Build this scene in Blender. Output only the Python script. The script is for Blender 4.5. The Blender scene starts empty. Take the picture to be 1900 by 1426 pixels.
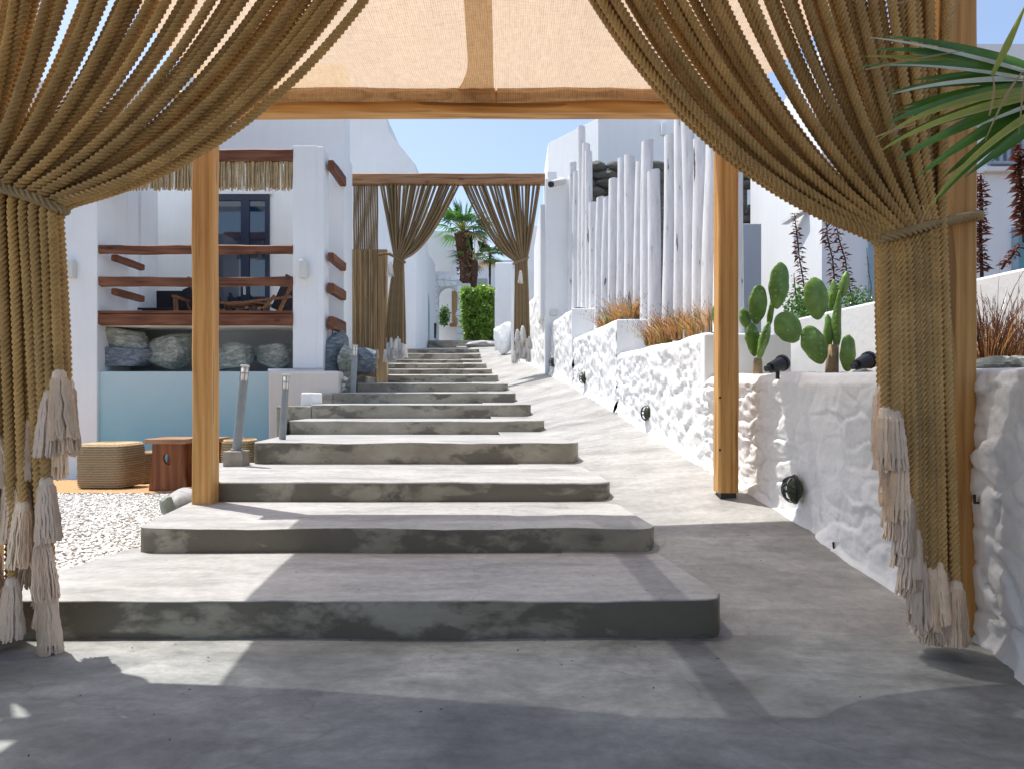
import bpy, bmesh, math, random
import numpy as np
from mathutils import Vector, noise as mnoise
random.seed(7); rng = np.random.default_rng(7)
S = bpy.context.scene
C = S.collection
F = 1267.0; CZ = 0.95; HY = 740.0
def W(px, py, d):                       # photograph direction at distance d -> world point
    return Vector(((px-950)/F*d, d, CZ+(HY-py)/F*d))
def WX(px, d): return (px-950)/F*d
def WZ(py, d): return CZ+(HY-py)/F*d
R = math.radians
# ---------------------------------------------------------------- camera
cd = bpy.data.cameras.new('camera'); cam = bpy.data.objects.new('camera', cd); C.objects.link(cam)
cam.location = (0, 0, CZ); cam.rotation_euler = (R(90), 0, 0)
cd.sensor_width = 36; cd.lens = 36*F/1900; cd.shift_y = 27/1900; cd.clip_end = 2000; cd.clip_start = .05
S.camera = cam
# ---------------------------------------------------------------- world, sun, exposure
SUN = Vector((-.29, .20, 1)).normalized()
w = bpy.data.worlds.new('World'); S.world = w; w.use_nodes = True
nt = w.node_tree; bg = nt.nodes['Background']; sk = nt.nodes.new('ShaderNodeTexSky')
sk.sky_type = 'NISHITA'; sk.sun_disc = False; sk.sun_elevation = math.asin(SUN.z)
sk.sun_rotation = math.atan2(SUN.x, SUN.y) % (2*math.pi); sk.dust_density = 2.4; sk.ozone_density = 1.0; sk.altitude = 0
nt.links.new(sk.outputs[0], bg.inputs[0]); bg.inputs[1].default_value = .15
sd = bpy.data.lights.new('sun', 'SUN'); sun = bpy.data.objects.new('sun', sd); C.objects.link(sun)
sd.energy = 4.0; sd.angle = R(.5); sd.color = (1, .965, .91)
sun.rotation_euler = (-SUN).to_track_quat('-Z', 'Y').to_euler()
S.view_settings.view_transform = 'Standard'; S.view_settings.look = 'None'
S.view_settings.exposure = .62; S.view_settings.gamma = 1; S.view_settings.use_curve_mapping = False
try:
    S.cycles.max_bounces = 10; S.cycles.diffuse_bounces = 6; S.cycles.transparent_max_bounces = 16
except Exception: pass
# ---------------------------------------------------------------- numpy noise
def _h(ix, iy, iz):
    n = (ix*374761393 + iy*668265263 + iz*1274126177) & 0xFFFFFFFF
    n = ((n ^ (n >> 13))*1274126177) & 0xFFFFFFFF
    return ((n ^ (n >> 16)) & 0xFFFF)/65535.0
def vn(x, y, z=0.0):
    x = np.asarray(x, float); y = np.asarray(y, float); z = np.zeros_like(x)+z
    ix, iy, iz = [np.floor(v).astype(np.int64) for v in (x, y, z)]
    fx, fy, fz = x-ix, y-iy, z-iz
    fx, fy, fz = [f*f*(3-2*f) for f in (fx, fy, fz)]
    o = 0
    for a in (0, 1):
        for b in (0, 1):
            for c in (0, 1):
                o = o + _h(ix+a, iy+b, iz+c)*(fx if a else 1-fx)*(fy if b else 1-fy)*(fz if c else 1-fz)
    return o*2-1
def fbm(x, y, z=0.0, o=4):
    s = 0; a = 1; t = 0
    for i in range(o):
        s = s+a*vn(np.asarray(x)*2**i, np.asarray(y)*2**i, np.asarray(z)*2**i+i*17.3); t += a; a *= .5
    return s/t
def worley(x, y, seed=0, full=False):
    x = np.asarray(x, float); y = np.asarray(y, float)
    ix, iy = np.floor(x).astype(np.int64), np.floor(y).astype(np.int64)
    f1 = np.full(x.shape, 9.); f2 = f1.copy(); idv = np.zeros(x.shape); ox = idv.copy(); oy = idv.copy()
    for a in (-1, 0, 1):
        for b in (-1, 0, 1):
            cx, cy = ix+a, iy+b
            px = cx+_h(cx, cy, np.int64(seed)+0*cx); py = cy+_h(cx, cy, np.int64(seed+7)+0*cx)
            d = np.hypot(x-px, y-py); rid = _h(cx, cy, np.int64(seed+13)+0*cx)
            n1 = d < f1
            f2 = np.where(n1, f1, np.minimum(f2, d)); idv = np.where(n1, rid, idv); ox = np.where(n1, x-px, ox); oy = np.where(n1, y-py, oy); f1 = np.where(n1, d, f1)
    return (f1, f2, idv, ox, oy) if full else (f1, f2, idv)
# ---------------------------------------------------------------- materials
MATS = {}
class NB:
    def __init__(s, name):
        s.m = bpy.data.materials.new(name); s.m.use_nodes = True; s.t = s.m.node_tree; s.N = s.t.nodes; s.L = s.t.links
        s.b = s.N['Principled BSDF']; s.out = s.N['Material Output']; MATS[name] = s.m
    def n(s, ty, **k):
        o = s.N.new(ty)
        for a, v in k.items():
            if a.startswith('i_'):
                key = a[2:]; key = int(key) if key.isdigit() else key.replace('_', ' ')
                s.set(o.inputs[key], v)
            else: setattr(o, a, v)
        return o
    def set(s, inp, v):
        if isinstance(v, bpy.types.NodeSocket): s.L.new(v, inp)
        elif isinstance(v, bpy.types.Node): s.L.new(v.outputs[0], inp)
        else: inp.default_value = v
    def co(s, scale=(1, 1, 1), kind='Object', rot=(0, 0, 0)):
        tc = s.n('ShaderNodeTexCoord'); mp = s.n('ShaderNodeMapping')
        s.L.new(tc.outputs[kind], mp.inputs[0]); mp.inputs['Scale'].default_value = scale; mp.inputs['Rotation'].default_value = rot
        return mp
    def noise(s, vec, sc, det=5, rough=.6, dist=0):
        return s.n('ShaderNodeTexNoise', i_Vector=vec.outputs[0], i_Scale=sc, i_Detail=det, i_Roughness=rough, i_Distortion=dist)
    def ramp(s, fac, stops):
        r = s.n('ShaderNodeValToRGB'); s.set(r.inputs[0], fac)
        e = r.color_ramp.elements
        while len(e) < len(stops): e.new(.5)
        for el, (p, c) in zip(e, stops):
            el.position = p; el.color = (*c, 1) if len(c) == 3 else c
        return r
    def mix(s, fac, a, b, mode='MIX'):
        m = s.n('ShaderNodeMix', data_type='RGBA', blend_type=mode)
        s.set(m.inputs[0], fac); s.set(m.inputs[6], a); s.set(m.inputs[7], b)
        class O: outputs = [m.outputs[2]]
        return m.outputs[2]
    def math(s, op, a, b=0, c=0):
        m = s.n('ShaderNodeMath', operation=op); s.set(m.inputs[0], a); s.set(m.inputs[1], b)
        if op in ('MULTIPLY_ADD',): s.set(m.inputs[2], c)
        return m
    def bump(s, h, strength=.3, dist=.01):
        b = s.n('ShaderNodeBump', i_Strength=strength, i_Distance=dist); s.set(b.inputs['Height'], h)
        s.L.new(b.outputs[0], s.b.inputs['Normal'])
    def fin(s, col=None, rough=.6, spec=.3):
        if col is not None: s.set(s.b.inputs['Base Color'], col)
        s.set(s.b.inputs['Roughness'], rough); s.b.inputs['Specular IOR Level'].default_value = spec
        return s.m
g3 = lambda v: (v, v, v)
def c4(c): return (*c, 1)
def m_plain(name, col, rough=.6, spec=.3, var=.12, sc=6, bump=.15, bd=.004):
    b = NB(name); v = b.co(); n1 = b.noise(v, sc, 6, .65)
    lo = tuple(x*(1-var) for x in col); hi = tuple(min(1, x*(1+var)) for x in col)
    r = b.ramp(n1, [(.3, lo), (.7, hi)]); n2 = b.noise(v, sc*8, 4)
    b.bump(n2.outputs[0], bump, bd); return b.fin(r.outputs[0], rough, spec)
def m_white(name, col=(.80, .80, .80), bs=.25, dirt=.5):
    b = NB(name); v = b.co(); n = b.noise(v, 1.3, 6, .6); n2 = b.noise(b.co((3, 3, .35)), 2.2, 6, .7)
    r = b.ramp(n, [(.25, tuple(x*.94 for x in col)), (.65, col)])
    d = b.ramp(n2, [(.0, g3(1-.28*dirt)), (.36, g3(1-.07*dirt)), (.55, g3(1))])
    c = b.mix(1, r.outputs[0], d.outputs[0], 'MULTIPLY')
    nb = b.noise(v, 14, 6, .62); b.bump(nb.outputs[0], bs, .012); return b.fin(c, .75, .2)
def m_concrete(name, dark, mid, light, streak=(1, 1, 1), sc=1.6, stain=None, rough=.5, stamt=.5):
    b = NB(name); v = b.co(streak); n = b.noise(v, sc, 8, .68, .35)
    r = b.ramp(n, [(.28, dark), (.48, mid), (.7, light)])
    n2 = b.noise(b.co(), 22, 6, .75); r2 = b.ramp(n2, [(.25, g3(.78)), (.6, g3(1.06))])
    c = b.mix(1, r.outputs[0], r2.outputs[0], 'MULTIPLY')
    n7 = b.noise(b.co((.6, 2.2, 1), rot=(0, 0, .35)), 5, 9, .78, .4); r7 = b.ramp(n7, [(.3, g3(.74)), (.5, g3(1)), (.72, g3(1.16))]); c = b.mix(.8, c, b.mix(1, c, r7.outputs[0], 'MULTIPLY'))
    if stain:
        n3 = b.noise(b.co((1, 1, 2.2)), 2.3, 7, .6, .8); r3 = b.ramp(n3, [(stamt-.06, g3(0)), (stamt+.03, g3(1))])
        c = b.mix(r3.outputs[0], c, c4(stain))
    n5 = b.noise(b.co(), 60, 3, .6); sp = b.ramp(n5, [(.70, g3(0)), (.76, g3(1))])
    c = b.mix(b.math('MULTIPLY', sp.outputs[0], .35).outputs[0], c, c4(tuple(x*.45 for x in dark)))
    # hairline cracks and trowel marks
    v4 = b.co((.7, .7, .7)); wn = b.noise(v4, 1.5, 4)
    wa = b.n('ShaderNodeTexVoronoi', feature='DISTANCE_TO_EDGE', i_Scale=.9)
    mv = b.n('ShaderNodeVectorMath', operation='ADD'); b.L.new(v4.outputs[0], mv.inputs[0])
    sv = b.n('ShaderNodeVectorMath', operation='SCALE'); b.L.new(wn.outputs[1], sv.inputs[0]); sv.inputs['Scale'].default_value = .8
    b.L.new(sv.outputs[0], mv.inputs[1]); b.L.new(mv.outputs[0], wa.inputs['Vector'])
    cr = b.ramp(wa.outputs[0], [(.0, g3(.72)), (.006, g3(1))])
    c = b.mix(.6, c, b.mix(1, c, cr.outputs[0], 'MULTIPLY'))
    rr = b.ramp(n, [(.3, g3(rough-.1)), (.7, g3(rough+.12))])
    n6 = b.noise(b.co(streak), 9, 7, .7)
    b.bump(n6.outputs[0], .22, .012); return b.fin(c, rr.outputs[0], .35)
def m_wood(name, dark, mid, light, axis=2, rough=.6, sc=1.0, crack=.5):
    b = NB(name); s = [9*sc, 9*sc, 9*sc]; s[axis] = .55*sc
    v = b.co(tuple(s)); n = b.noise(v, 1.4, 5, .6, .8)
    wv = b.n('ShaderNodeTexWave', wave_type='BANDS', bands_direction='X', i_Scale=.8, i_Distortion=14, i_Detail=3)
    wv.inputs['Detail Scale'].default_value = .7; b.L.new(v.outputs[0], wv.inputs[0])
    fa = b.mix(.20, n.outputs[0], wv.outputs['Color'])
    r = b.ramp(fa, [(.2, dark), (.45, mid), (.8, light)])
    s2 = [60, 60, 60]; s2[axis] = 1.2; n2 = b.noise(b.co(tuple(s2)), 1, 4, .7)
    f2 = b.ramp(n2, [(.3, g3(.78)), (.6, g3(1.05))]); c = b.mix(1, r.outputs[0], f2.outputs[0], 'MULTIPLY')
    s3 = [7, 7, 7]; s3[axis] = .35; n3 = b.noise(b.co(tuple(s3)), 2.2, 2, .4)
    k = b.ramp(n3, [(.325, g3(1)), (.335, g3(0))]); c = b.mix(b.math('MULTIPLY', k.outputs[0], crack).outputs[0], c, c4(tuple(x*.25 for x in dark)))
    vo = b.n('ShaderNodeTexVoronoi', i_Scale=1); s4 = [4, 4, 4]; s4[axis] = 1.7; b.L.new(b.co(tuple(s4)).outputs[0], vo.inputs['Vector'])
    kn = b.ramp(vo.outputs['Distance'], [(.07, g3(1)), (.13, g3(0))]); c = b.mix(b.math('MULTIPLY', kn.outputs[0], .7).outputs[0], c, c4(tuple(x*.55 for x in dark)))
    h = b.mix(.5, n2.outputs[0], wv.outputs['Color']); b.bump(h, .25, .004); return b.fin(c, rough, .3)
def m_rope(name, a, bcol, fine=260, translu=.0):
    b = NB(name); oi = b.n('ShaderNodeObjectInfo'); v = b.co()
    n = b.noise(v, fine, 3, .7); n2 = b.noise(v, 9, 3, .6)
    r = b.ramp(n, [(.25, a), (.75, bcol)]); r2 = b.ramp(n2, [(.3, g3(.82)), (.7, g3(1.12))])
    rr = b.ramp(oi.outputs['Random'], [(0, (.80, .80, .82)), (1, (1.12, 1.08, 1.0))])
    c = b.mix(1, r.outputs[0], r2.outputs[0], 'MULTIPLY'); c = b.mix(1, c, rr.outputs[0], 'MULTIPLY')
    b.bump(n.outputs[0], .5, .002); return b.fin(c, .85, .15)
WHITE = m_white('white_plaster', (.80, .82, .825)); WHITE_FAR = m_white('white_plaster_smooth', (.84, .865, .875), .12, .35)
LIME = m_white('limewash', (.82, .82, .81), .55, .7)
GREY_PL = m_white('grey_plaster', (.46, .50, .54), .15, .5)
BLUE_PL = None
b = NB('teal_gradient_plaster'); v = b.co(); sp = b.n('ShaderNodeSeparateXYZ'); b.L.new(v.outputs[0], sp.inputs[0])
nn = b.noise(v, 1.5, 5); hz = b.math('MULTIPLY_ADD', nn.outputs[0], .9, sp.outputs[2])
r = b.ramp(b.math('MULTIPLY', hz.outputs[0], .55).outputs[0], [(.12, (.13, .41, .52)), (.45, (.28, .50, .58)), (.95, (.44, .58, .61))]); b.bump(b.noise(v, 20, 5).outputs[0], .2, .01)  # teal deepens towards the bottom of the wall
BLUE_PL = b.fin(r.outputs[0], .7, .2)
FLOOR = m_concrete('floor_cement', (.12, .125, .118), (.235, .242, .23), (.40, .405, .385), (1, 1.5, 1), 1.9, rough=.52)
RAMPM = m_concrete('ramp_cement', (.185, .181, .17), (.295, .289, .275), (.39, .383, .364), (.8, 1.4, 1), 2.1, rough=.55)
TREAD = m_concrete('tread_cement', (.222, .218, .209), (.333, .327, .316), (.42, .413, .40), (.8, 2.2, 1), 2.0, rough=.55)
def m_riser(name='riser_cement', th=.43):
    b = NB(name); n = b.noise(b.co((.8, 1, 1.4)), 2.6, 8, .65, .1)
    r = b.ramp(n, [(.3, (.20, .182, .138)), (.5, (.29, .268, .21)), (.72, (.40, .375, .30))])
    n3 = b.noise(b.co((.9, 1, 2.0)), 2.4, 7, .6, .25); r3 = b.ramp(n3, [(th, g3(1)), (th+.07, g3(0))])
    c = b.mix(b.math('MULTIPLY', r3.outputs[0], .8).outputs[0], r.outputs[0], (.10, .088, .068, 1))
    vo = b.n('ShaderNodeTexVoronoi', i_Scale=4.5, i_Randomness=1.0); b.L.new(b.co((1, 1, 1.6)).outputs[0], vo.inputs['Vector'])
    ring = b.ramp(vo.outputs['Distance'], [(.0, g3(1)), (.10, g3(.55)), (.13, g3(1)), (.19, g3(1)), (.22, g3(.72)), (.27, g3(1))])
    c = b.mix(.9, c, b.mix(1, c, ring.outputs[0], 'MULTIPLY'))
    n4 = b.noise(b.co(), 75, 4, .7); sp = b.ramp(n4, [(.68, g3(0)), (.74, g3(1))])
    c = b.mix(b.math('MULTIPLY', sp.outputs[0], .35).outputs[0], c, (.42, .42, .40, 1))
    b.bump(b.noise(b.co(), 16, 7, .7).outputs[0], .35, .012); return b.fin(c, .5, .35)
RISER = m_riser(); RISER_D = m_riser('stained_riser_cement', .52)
PINE = m_wood('pine_wood', (.33, .15, .04), (.56, .29, .088), (.70, .42, .16), 2)
PINE_X = m_wood('pine_beam', (.33, .15, .04), (.56, .29, .088), (.70, .42, .16), 0)
PINE_Y = m_wood('pine_beam_deep', (.33, .15, .04), (.56, .29, .088), (.70, .42, .16), 1)
BROWN_X = m_wood('brown_beam', (.075, .026, .012), (.15, .055, .026), (.25, .11, .055), 0, .65)
BROWN_Y = m_wood('brown_beam_deep', (.075, .026, .012), (.15, .055, .026), (.25, .11, .055), 1, .65)
OLDWOOD = m_wood('faded_beam', (.20, .10, .05), (.32, .17, .085), (.42, .25, .14), 0, .7)
TEAK = m_wood('teak', (.10, .025, .008), (.20, .060, .018), (.30, .11, .04), 2, .4, .6, .1)
TEAK_TOP = m_wood('teak_top', (.22, .10, .05), (.32, .17, .09), (.42, .25, .15), 0, .5)
LOGW = None
b = NB('whitewashed_log'); n = b.noise(b.co((9, 9, 1.0)), 2.2, 4, .6); k = b.ramp(n, [(.325, (.13, .11, .10)), (.345, (.68, .68, .68)), (.6, (.82, .82, .83))])
n2 = b.noise(b.co((30, 30, 3.0)), 1.4, 5, .7); k2 = b.ramp(n2, [(.25, g3(.78)), (.5, g3(1))]); c = b.mix(1, k.outputs[0], k2.outputs[0], 'MULTIPLY')
b.bump(n2.outputs[0], .5, .006); LOGW = b.fin(c, .8, .15)
ROPE = m_rope('hemp_rope', (.28, .16, .052), (.90, .62, .285))
TIE = m_rope('tie_rope_fibre', (.30, .22, .12), (.60, .47, .27))
b = NB('far_rope'); v = b.co((1, 1, 1)); wv = b.n('ShaderNodeTexWave', wave_type='BANDS', bands_direction='Z', i_Scale=16, i_Distortion=1.5); b.L.new(v.outputs[0], wv.inputs[0])
r = b.ramp(wv.outputs[0], [(.1, (.12, .08, .042)), (.6, (.33, .235, .125))]); oi = b.n('ShaderNodeObjectInfo'); rr = b.ramp(oi.outputs['Random'], [(0, g3(.75)), (1, g3(1.2))])
b.bump(wv.outputs[0], .6, .006); FARROPE = b.fin(b.mix(1, r.outputs[0], rr.outputs[0], 'MULTIPLY'), .85, .15)
TASSEL = m_rope('tassel_cotton', (.70, .55, .42), (.98, .83, .68), 400)
TASSEL_W = m_rope('tassel_white', (.72, .70, .66), (.85, .83, .8), 300)
def m_cloth(name, col, hole, tr, sc=170):
    b = NB(name); v = b.co((1, 1, 1)); N, L = b.N, b.L
    nb = b.noise(b.co((1.0, 9, 1)), 14, 6, .75); nc = b.noise(b.co((9, 1, 1)), 11, 6, .75)
    w1 = b.n('ShaderNodeTexWave', bands_direction='X', i_Scale=sc/6.28, i_Distortion=1.0); L.new(v.outputs[0], w1.inputs[0])
    w2 = b.n('ShaderNodeTexWave', bands_direction='Y', i_Scale=sc/6.28, i_Distortion=1.0); L.new(v.outputs[0], w2.inputs[0])
    weave = b.mix(.5, w1.outputs['Color'], w2.outputs['Color']); thr = b.mix(.5, nb.outputs[0], nc.outputs[0])
    m = b.mix(.22, thr, weave)
    r = b.ramp(m, [(.36, tuple(x*.62 for x in col)), (.5, col), (.64, tuple(min(1, x*1.3) for x in col))])
    di = N.new('ShaderNodeBsdfDiffuse'); tl = N.new('ShaderNodeBsdfTranslucent'); tp = N.new('ShaderNodeBsdfTransparent')
    L.new(r.outputs[0], di.inputs[0]); L.new(r.outputs[0], tl.inputs[0])
    a = N.new('ShaderNodeMixShader'); a.inputs[0].default_value = tr; L.new(di.outputs[0], a.inputs[1]); L.new(tl.outputs[0], a.inputs[2])
    hr = b.ramp(m, [(.3, g3(hole*.4)), (.62, g3(hole*1.6))]); q = N.new('ShaderNodeMixShader'); L.new(hr.outputs[0], q.inputs[0]); L.new(a.outputs[0], q.inputs[1]); L.new(tp.outputs[0], q.inputs[2])
    bp = b.n('ShaderNodeBump', i_Strength=.4, i_Distance=.002); L.new(m, bp.inputs['Height']); L.new(bp.outputs[0], di.inputs['Normal']); L.new(bp.outputs[0], tl.inputs['Normal'])
    L.new(q.outputs[0], b.out.inputs[0]); return b.m
BURLAP = m_cloth('burlap', (.56, .395, .23), .13, .58)
HEM = m_cloth('burlap_hem', (.56, .40, .235), .03, .5)
def m_leaf(name, lo, hi, tr=.35, sc=3):
    b = NB(name); oi = b.n('ShaderNodeObjectInfo'); n = b.noise(b.co(), sc, 3, .6); r = b.ramp(n, [(.3, lo), (.7, hi)])
    b.fin(r.outputs[0], .32, .6); tl = b.N.new('ShaderNodeBsdfTranslucent'); b.L.new(r.outputs[0], tl.inputs[0])
    mx = b.N.new('ShaderNodeMixShader'); mx.inputs[0].default_value = tr; b.L.new(b.b.outputs[0], mx.inputs[1]); b.L.new(tl.outputs[0], mx.inputs[2]); b.L.new(mx.outputs[0], b.out.inputs[0]); return b.m
HEDGE = m_leaf('hedge_leaf', (.09, .22, .03), (.42, .60, .11), .45, 5); SHRUB = m_leaf('shrub_leaf', (.03, .11, .02), (.14, .30, .05), .3, 20)
PALM = m_leaf('palm_leaf_green', (.05, .16, .03), (.15, .34, .06), .35, 6); PALM_DRY = m_leaf('palm_leaf_dry', (.40, .25, .10), (.60, .42, .20), .3, 6); PALM_YEL = m_leaf('palm_leaf_yellow', (.28, .36, .04), (.50, .50, .08), .4, 6)
GRASS_R = m_leaf('rust_grass', (.48, .20, .05), (.78, .46, .17), .3, 25); GRASS_D = m_leaf('dark_grass', (.06, .025, .02), (.16, .07, .045), .2, 25); GRASS_G = m_leaf('green_grass', (.10, .17, .04), (.25, .33, .09), .3, 25)
REDLEAF = m_leaf('red_dark_leaf', (.05, .018, .014), (.24, .07, .035), .25, 30)
CACT = None
b = NB('cactus_skin'); v = b.co(); n = b.noise(v, 9, 4); r = b.ramp(n, [(.3, (.075, .17, .03)), (.7, (.19, .33, .07))])
vo = b.n('ShaderNodeTexVoronoi', i_Scale=27, i_Randomness=.2); b.L.new(v.outputs[0], vo.inputs['Vector']); dt = b.ramp(vo.outputs['Distance'], [(.10, (.42, .42, .22)), (.2, (.0, .0, .0))])
dm = b.ramp(vo.outputs['Distance'], [(.13, g3(.95)), (.2, g3(0))]); b.bump(vo.outputs['Distance'], .3, .01); CACT = b.fin(b.mix(dm.outputs[0], r.outputs[0], (.36, .36, .17, 1)), .45, .4)
CACT_B = m_plain('cactus_bark', (.26, .20, .12), .8, .2, .3, 20, .6, .01)
ROCK = None
def m_rock(name, a, b_, c_, sc=5):
    b = NB(name); n = b.noise(b.co((1, 1, 3.2), rot=(.3, .5, 0)), sc, 9, .76, .5); r = b.ramp(n, [(.3, a), (.52, b_), (.72, c_)]); b.bump(n.outputs[0], .9, .05); return b.fin(r.outputs[0], .8, .25)
ROCK = m_rock('schist_rock', (.10, .11, .10), (.34, .37, .33), (.80, .80, .70), 8); ROCK_B = m_rock('blue_grey_rock', (.07, .09, .11), (.19, .23, .27), (.50, .55, .57), 9)
DARKST = m_rock('dark_stone', (.09, .09, .08), (.19, .19, .165), (.34, .33, .29), 7)
SOIL = m_plain('soil', (.16, .11, .075), .95, .1, .3, 12, .8, .02)
BLACK = m_plain('black_metal', (.018, .019, .02), .4, .5, .2, 20, .1)
GREYM = m_plain('grey_metal', (.22, .25, .26), .45, .5, .1, 12, .1)
CONBOX = m_plain('raw_concrete', (.30, .27, .22), .8, .2, .25, 14, .5, .01)
LAMPG = m_plain('frosted_lens', (.75, .73, .66), .3, .5, .05, 12, .05)
LIGHTG = m_plain('painted_fixture', (.62, .62, .58), .5, .3, .05)
NAVY = m_plain('navy_paint', (.012, .02, .055), .35, .5, .1)
TURQ = m_plain('turquoise_paint', (.13, .33, .38), .5, .4, .1); PALEBLUE = m_plain('pale_blue_paint', (.30, .42, .50), .5, .4, .1)
BLUEGREY = m_plain('blue_grey_paint', (.34, .41, .48), .5, .4, .1)
b = NB('dark_glass'); b.b.inputs['Base Color'].default_value = (.01, .03, .06, 1); b.b.inputs['Roughness'].default_value = .04; b.b.inputs['Specular IOR Level'].default_value = 1.0; b.b.inputs['Metallic'].default_value = .0; b.b.inputs['Coat Weight'].default_value = 1; GLASS = b.m
REED = m_wood('reed', (.15, .09, .04), (.29, .19, .09), (.46, .34, .19), 2, .8)
FRINGE = m_rope('fringe_reed', (.26, .19, .10), (.66, .52, .31), 60)
b = NB('jute_weave'); v = b.co(); wv = b.n('ShaderNodeTexWave', wave_type='BANDS', bands_direction='Z', i_Scale=11, i_Distortion=.6); b.L.new(v.outputs[0], wv.inputs[0])
n = b.noise(v, 60, 4, .7); m = b.mix(.3, n.outputs[0], wv.outputs['Color']); r = b.ramp(m, [(.25, (.24, .165, .09)), (.6, (.52, .38, .23)), (.85, (.66, .51, .34))]); b.bump(m, .9, .012); JUTE = b.fin(r.outputs[0], .9, .1)  # dark wave bands paint shade into the gaps between woven rows
RUG = m_plain('coir_mat', (.50, .30, .15), .95, .1, .25, 30, .8, .01)
SLING = m_plain('dark_sling', (.03, .03, .035), .8, .2)
CHAIRW = m_wood('chair_wood', (.10, .04, .018), (.20, .09, .04), (.30, .16, .08), 2, .5)
BARK = m_plain('palm_bark', (.13, .075, .05), .95, .1, .5, 18, 1, .03)
TERRA = m_plain('terracotta', (.42, .20, .14), .8)
b = NB('gravel_stone'); gg = b.n('ShaderNodeNewGeometry'); rr = b.ramp(gg.outputs['Random Per Island'], [(0, (.30, .26, .22)), (.10, (.55, .51, .46)), (.5, (.72, .69, .64)), (1, (.88, .86, .82))]); GRAV = b.fin(rr.outputs[0], .85, .2)
# ---------------------------------------------------------------- object helpers
def tag(o, label=None, cat=None, group=None, kind=None):
    if label: o['label'] = label
    if cat: o['category'] = cat
    if group: o['group'] = group
    if kind: o['kind'] = kind
    return o
def empty(name, loc, label=None, cat=None, group=None, kind=None):
    o = bpy.data.objects.new(name, None); C.objects.link(o); o.location = loc; o.empty_display_size = .1
    o['_'] = 1; del o['_']
    return tag(o, label, cat, group, kind)
def link(name, me, mat, parent=None):
    o = bpy.data.objects.new(name, me); C.objects.link(o)
    if mat is not None and len(me.materials) == 0:
        for m in (mat if isinstance(mat, (list, tuple)) else [mat]): me.materials.append(m)
    if parent is not None:
        o.parent = parent
        pw = Vector((0, 0, 0)); q = parent
        while q is not None: pw += Vector(q.location); q = q.parent
        o.location = -pw              # parts are written in world coordinates
    return o
def fm(name, v, f, mat, parent=None, smooth=False):
    v = np.asarray(v, np.float32); me = bpy.data.meshes.new(name)
    if isinstance(f, np.ndarray):
        k = f.shape[1]; me.vertices.add(len(v)); me.vertices.foreach_set('co', v.ravel())
        me.loops.add(f.size); me.loops.foreach_set('vertex_index', f.astype(np.int32).ravel())
        me.polygons.add(len(f)); me.polygons.foreach_set('loop_start', np.arange(0, f.size, k, dtype=np.int32))
        me.update(calc_edges=True)
    else:
        me.from_pydata(v.tolist(), [], f); me.update()
    if smooth: me.polygons.foreach_set('use_smooth', np.ones(len(me.polygons), bool))
    return link(name, me, mat, parent)
class MB:
    def __init__(s): s.v = []; s.f = []
    def add(s, v, f):
        o = len(s.v); s.v += [tuple(p) for p in v]; s.f += [tuple(i+o for i in q) for q in f]; return s
    def box(s, x0, x1, y0, y1, z0, z1):
        return s.hexa([(x0, y0), (x1, y0), (x1, y1), (x0, y1)], z0, z1)
    def hexa(s, pl, z0, z1):
        n = len(pl)
        za = z0 if isinstance(z0, (list, tuple)) else [z0]*n; zb = z1 if isinstance(z1, (list, tuple)) else [z1]*n
        v = [(p[0], p[1], za[i]) for i, p in enumerate(pl)]+[(p[0], p[1], zb[i]) for i, p in enumerate(pl)]
        f = [tuple(range(n-1, -1, -1)), tuple(range(n, 2*n))]+[(i, (i+1) % n, n+(i+1) % n, n+i) for i in range(n)]
        return s.add(v, f)
    def prism(s, xz, y0, y1):            # outline in X-Z extruded along Y
        n = len(xz); v = [(x, y0, z) for x, z in xz]+[(x, y1, z) for x, z in xz]
        f = [tuple(range(n)), tuple(range(2*n-1, n-1, -1))]+[(i, n+i, n+(i+1) % n, (i+1) % n) for i in range(n)]
        return s.add(v, f)
    def tube(s, pts, r, n=8, caps=True):
        pts = [Vector(p) for p in pts]; rs = r if isinstance(r, (list, tuple)) else [r]*len(pts); v = []; up = None
        for i, p in enumerate(pts):
            t = (pts[min(i+1, len(pts)-1)]-pts[max(i-1, 0)]).normalized()
            if up is None: up = Vector((0, 1, 0)) if abs(t.y) < .9 else Vector((1, 0, 0))
            a = (up-t*up.dot(t)).normalized(); up = a; b_ = t.cross(a)
            v += [p+(a*math.cos(2*math.pi*k/n)+b_*math.sin(2*math.pi*k/n))*rs[i] for k in range(n)]
        f = []
        for i in range(len(pts)-1):
            f += [(i*n+k, i*n+(k+1) % n, (i+1)*n+(k+1) % n, (i+1)*n+k) for k in range(n)]
        if caps: f += [tuple(range(n-1, -1, -1)), tuple((len(pts)-1)*n+k for k in range(n))]
        return s.add(v, f)
    def bar(s, a, b_, wd, ht):
        a = Vector(a); b_ = Vector(b_); t = (b_-a).normalized(); up = Vector((0, 0, 1)) if abs(t.z) < .9 else Vector((0, 1, 0))
        q = t.cross(up).normalized()*wd/2; u = q.cross(t).normalized()*ht/2
        v = [p+i*q+j*u for p in (a, b_) for i, j in ((-1, -1), (1, -1), (1, 1), (-1, 1))]
        return s.add(v, [(3, 2, 1, 0), (4, 5, 6, 7), (0, 1, 5, 4), (1, 2, 6, 5), (2, 3, 7, 6), (3, 0, 4, 7)])
    def build(s, name, mat, parent=None, smooth=False, bevel=0, seg=2):
        o = fm(name, s.v, s.f, mat, parent, smooth)
        bm = bmesh.new(); bm.from_mesh(o.data); bmesh.ops.recalc_face_normals(bm, faces=bm.faces); bm.to_mesh(o.data); bm.free()
        if bevel:
            m = o.modifiers.new('bevel', 'BEVEL'); m.width = bevel; m.segments = seg; m.limit_method = 'ANGLE'; m.angle_limit = R(35)
        return o
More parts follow.
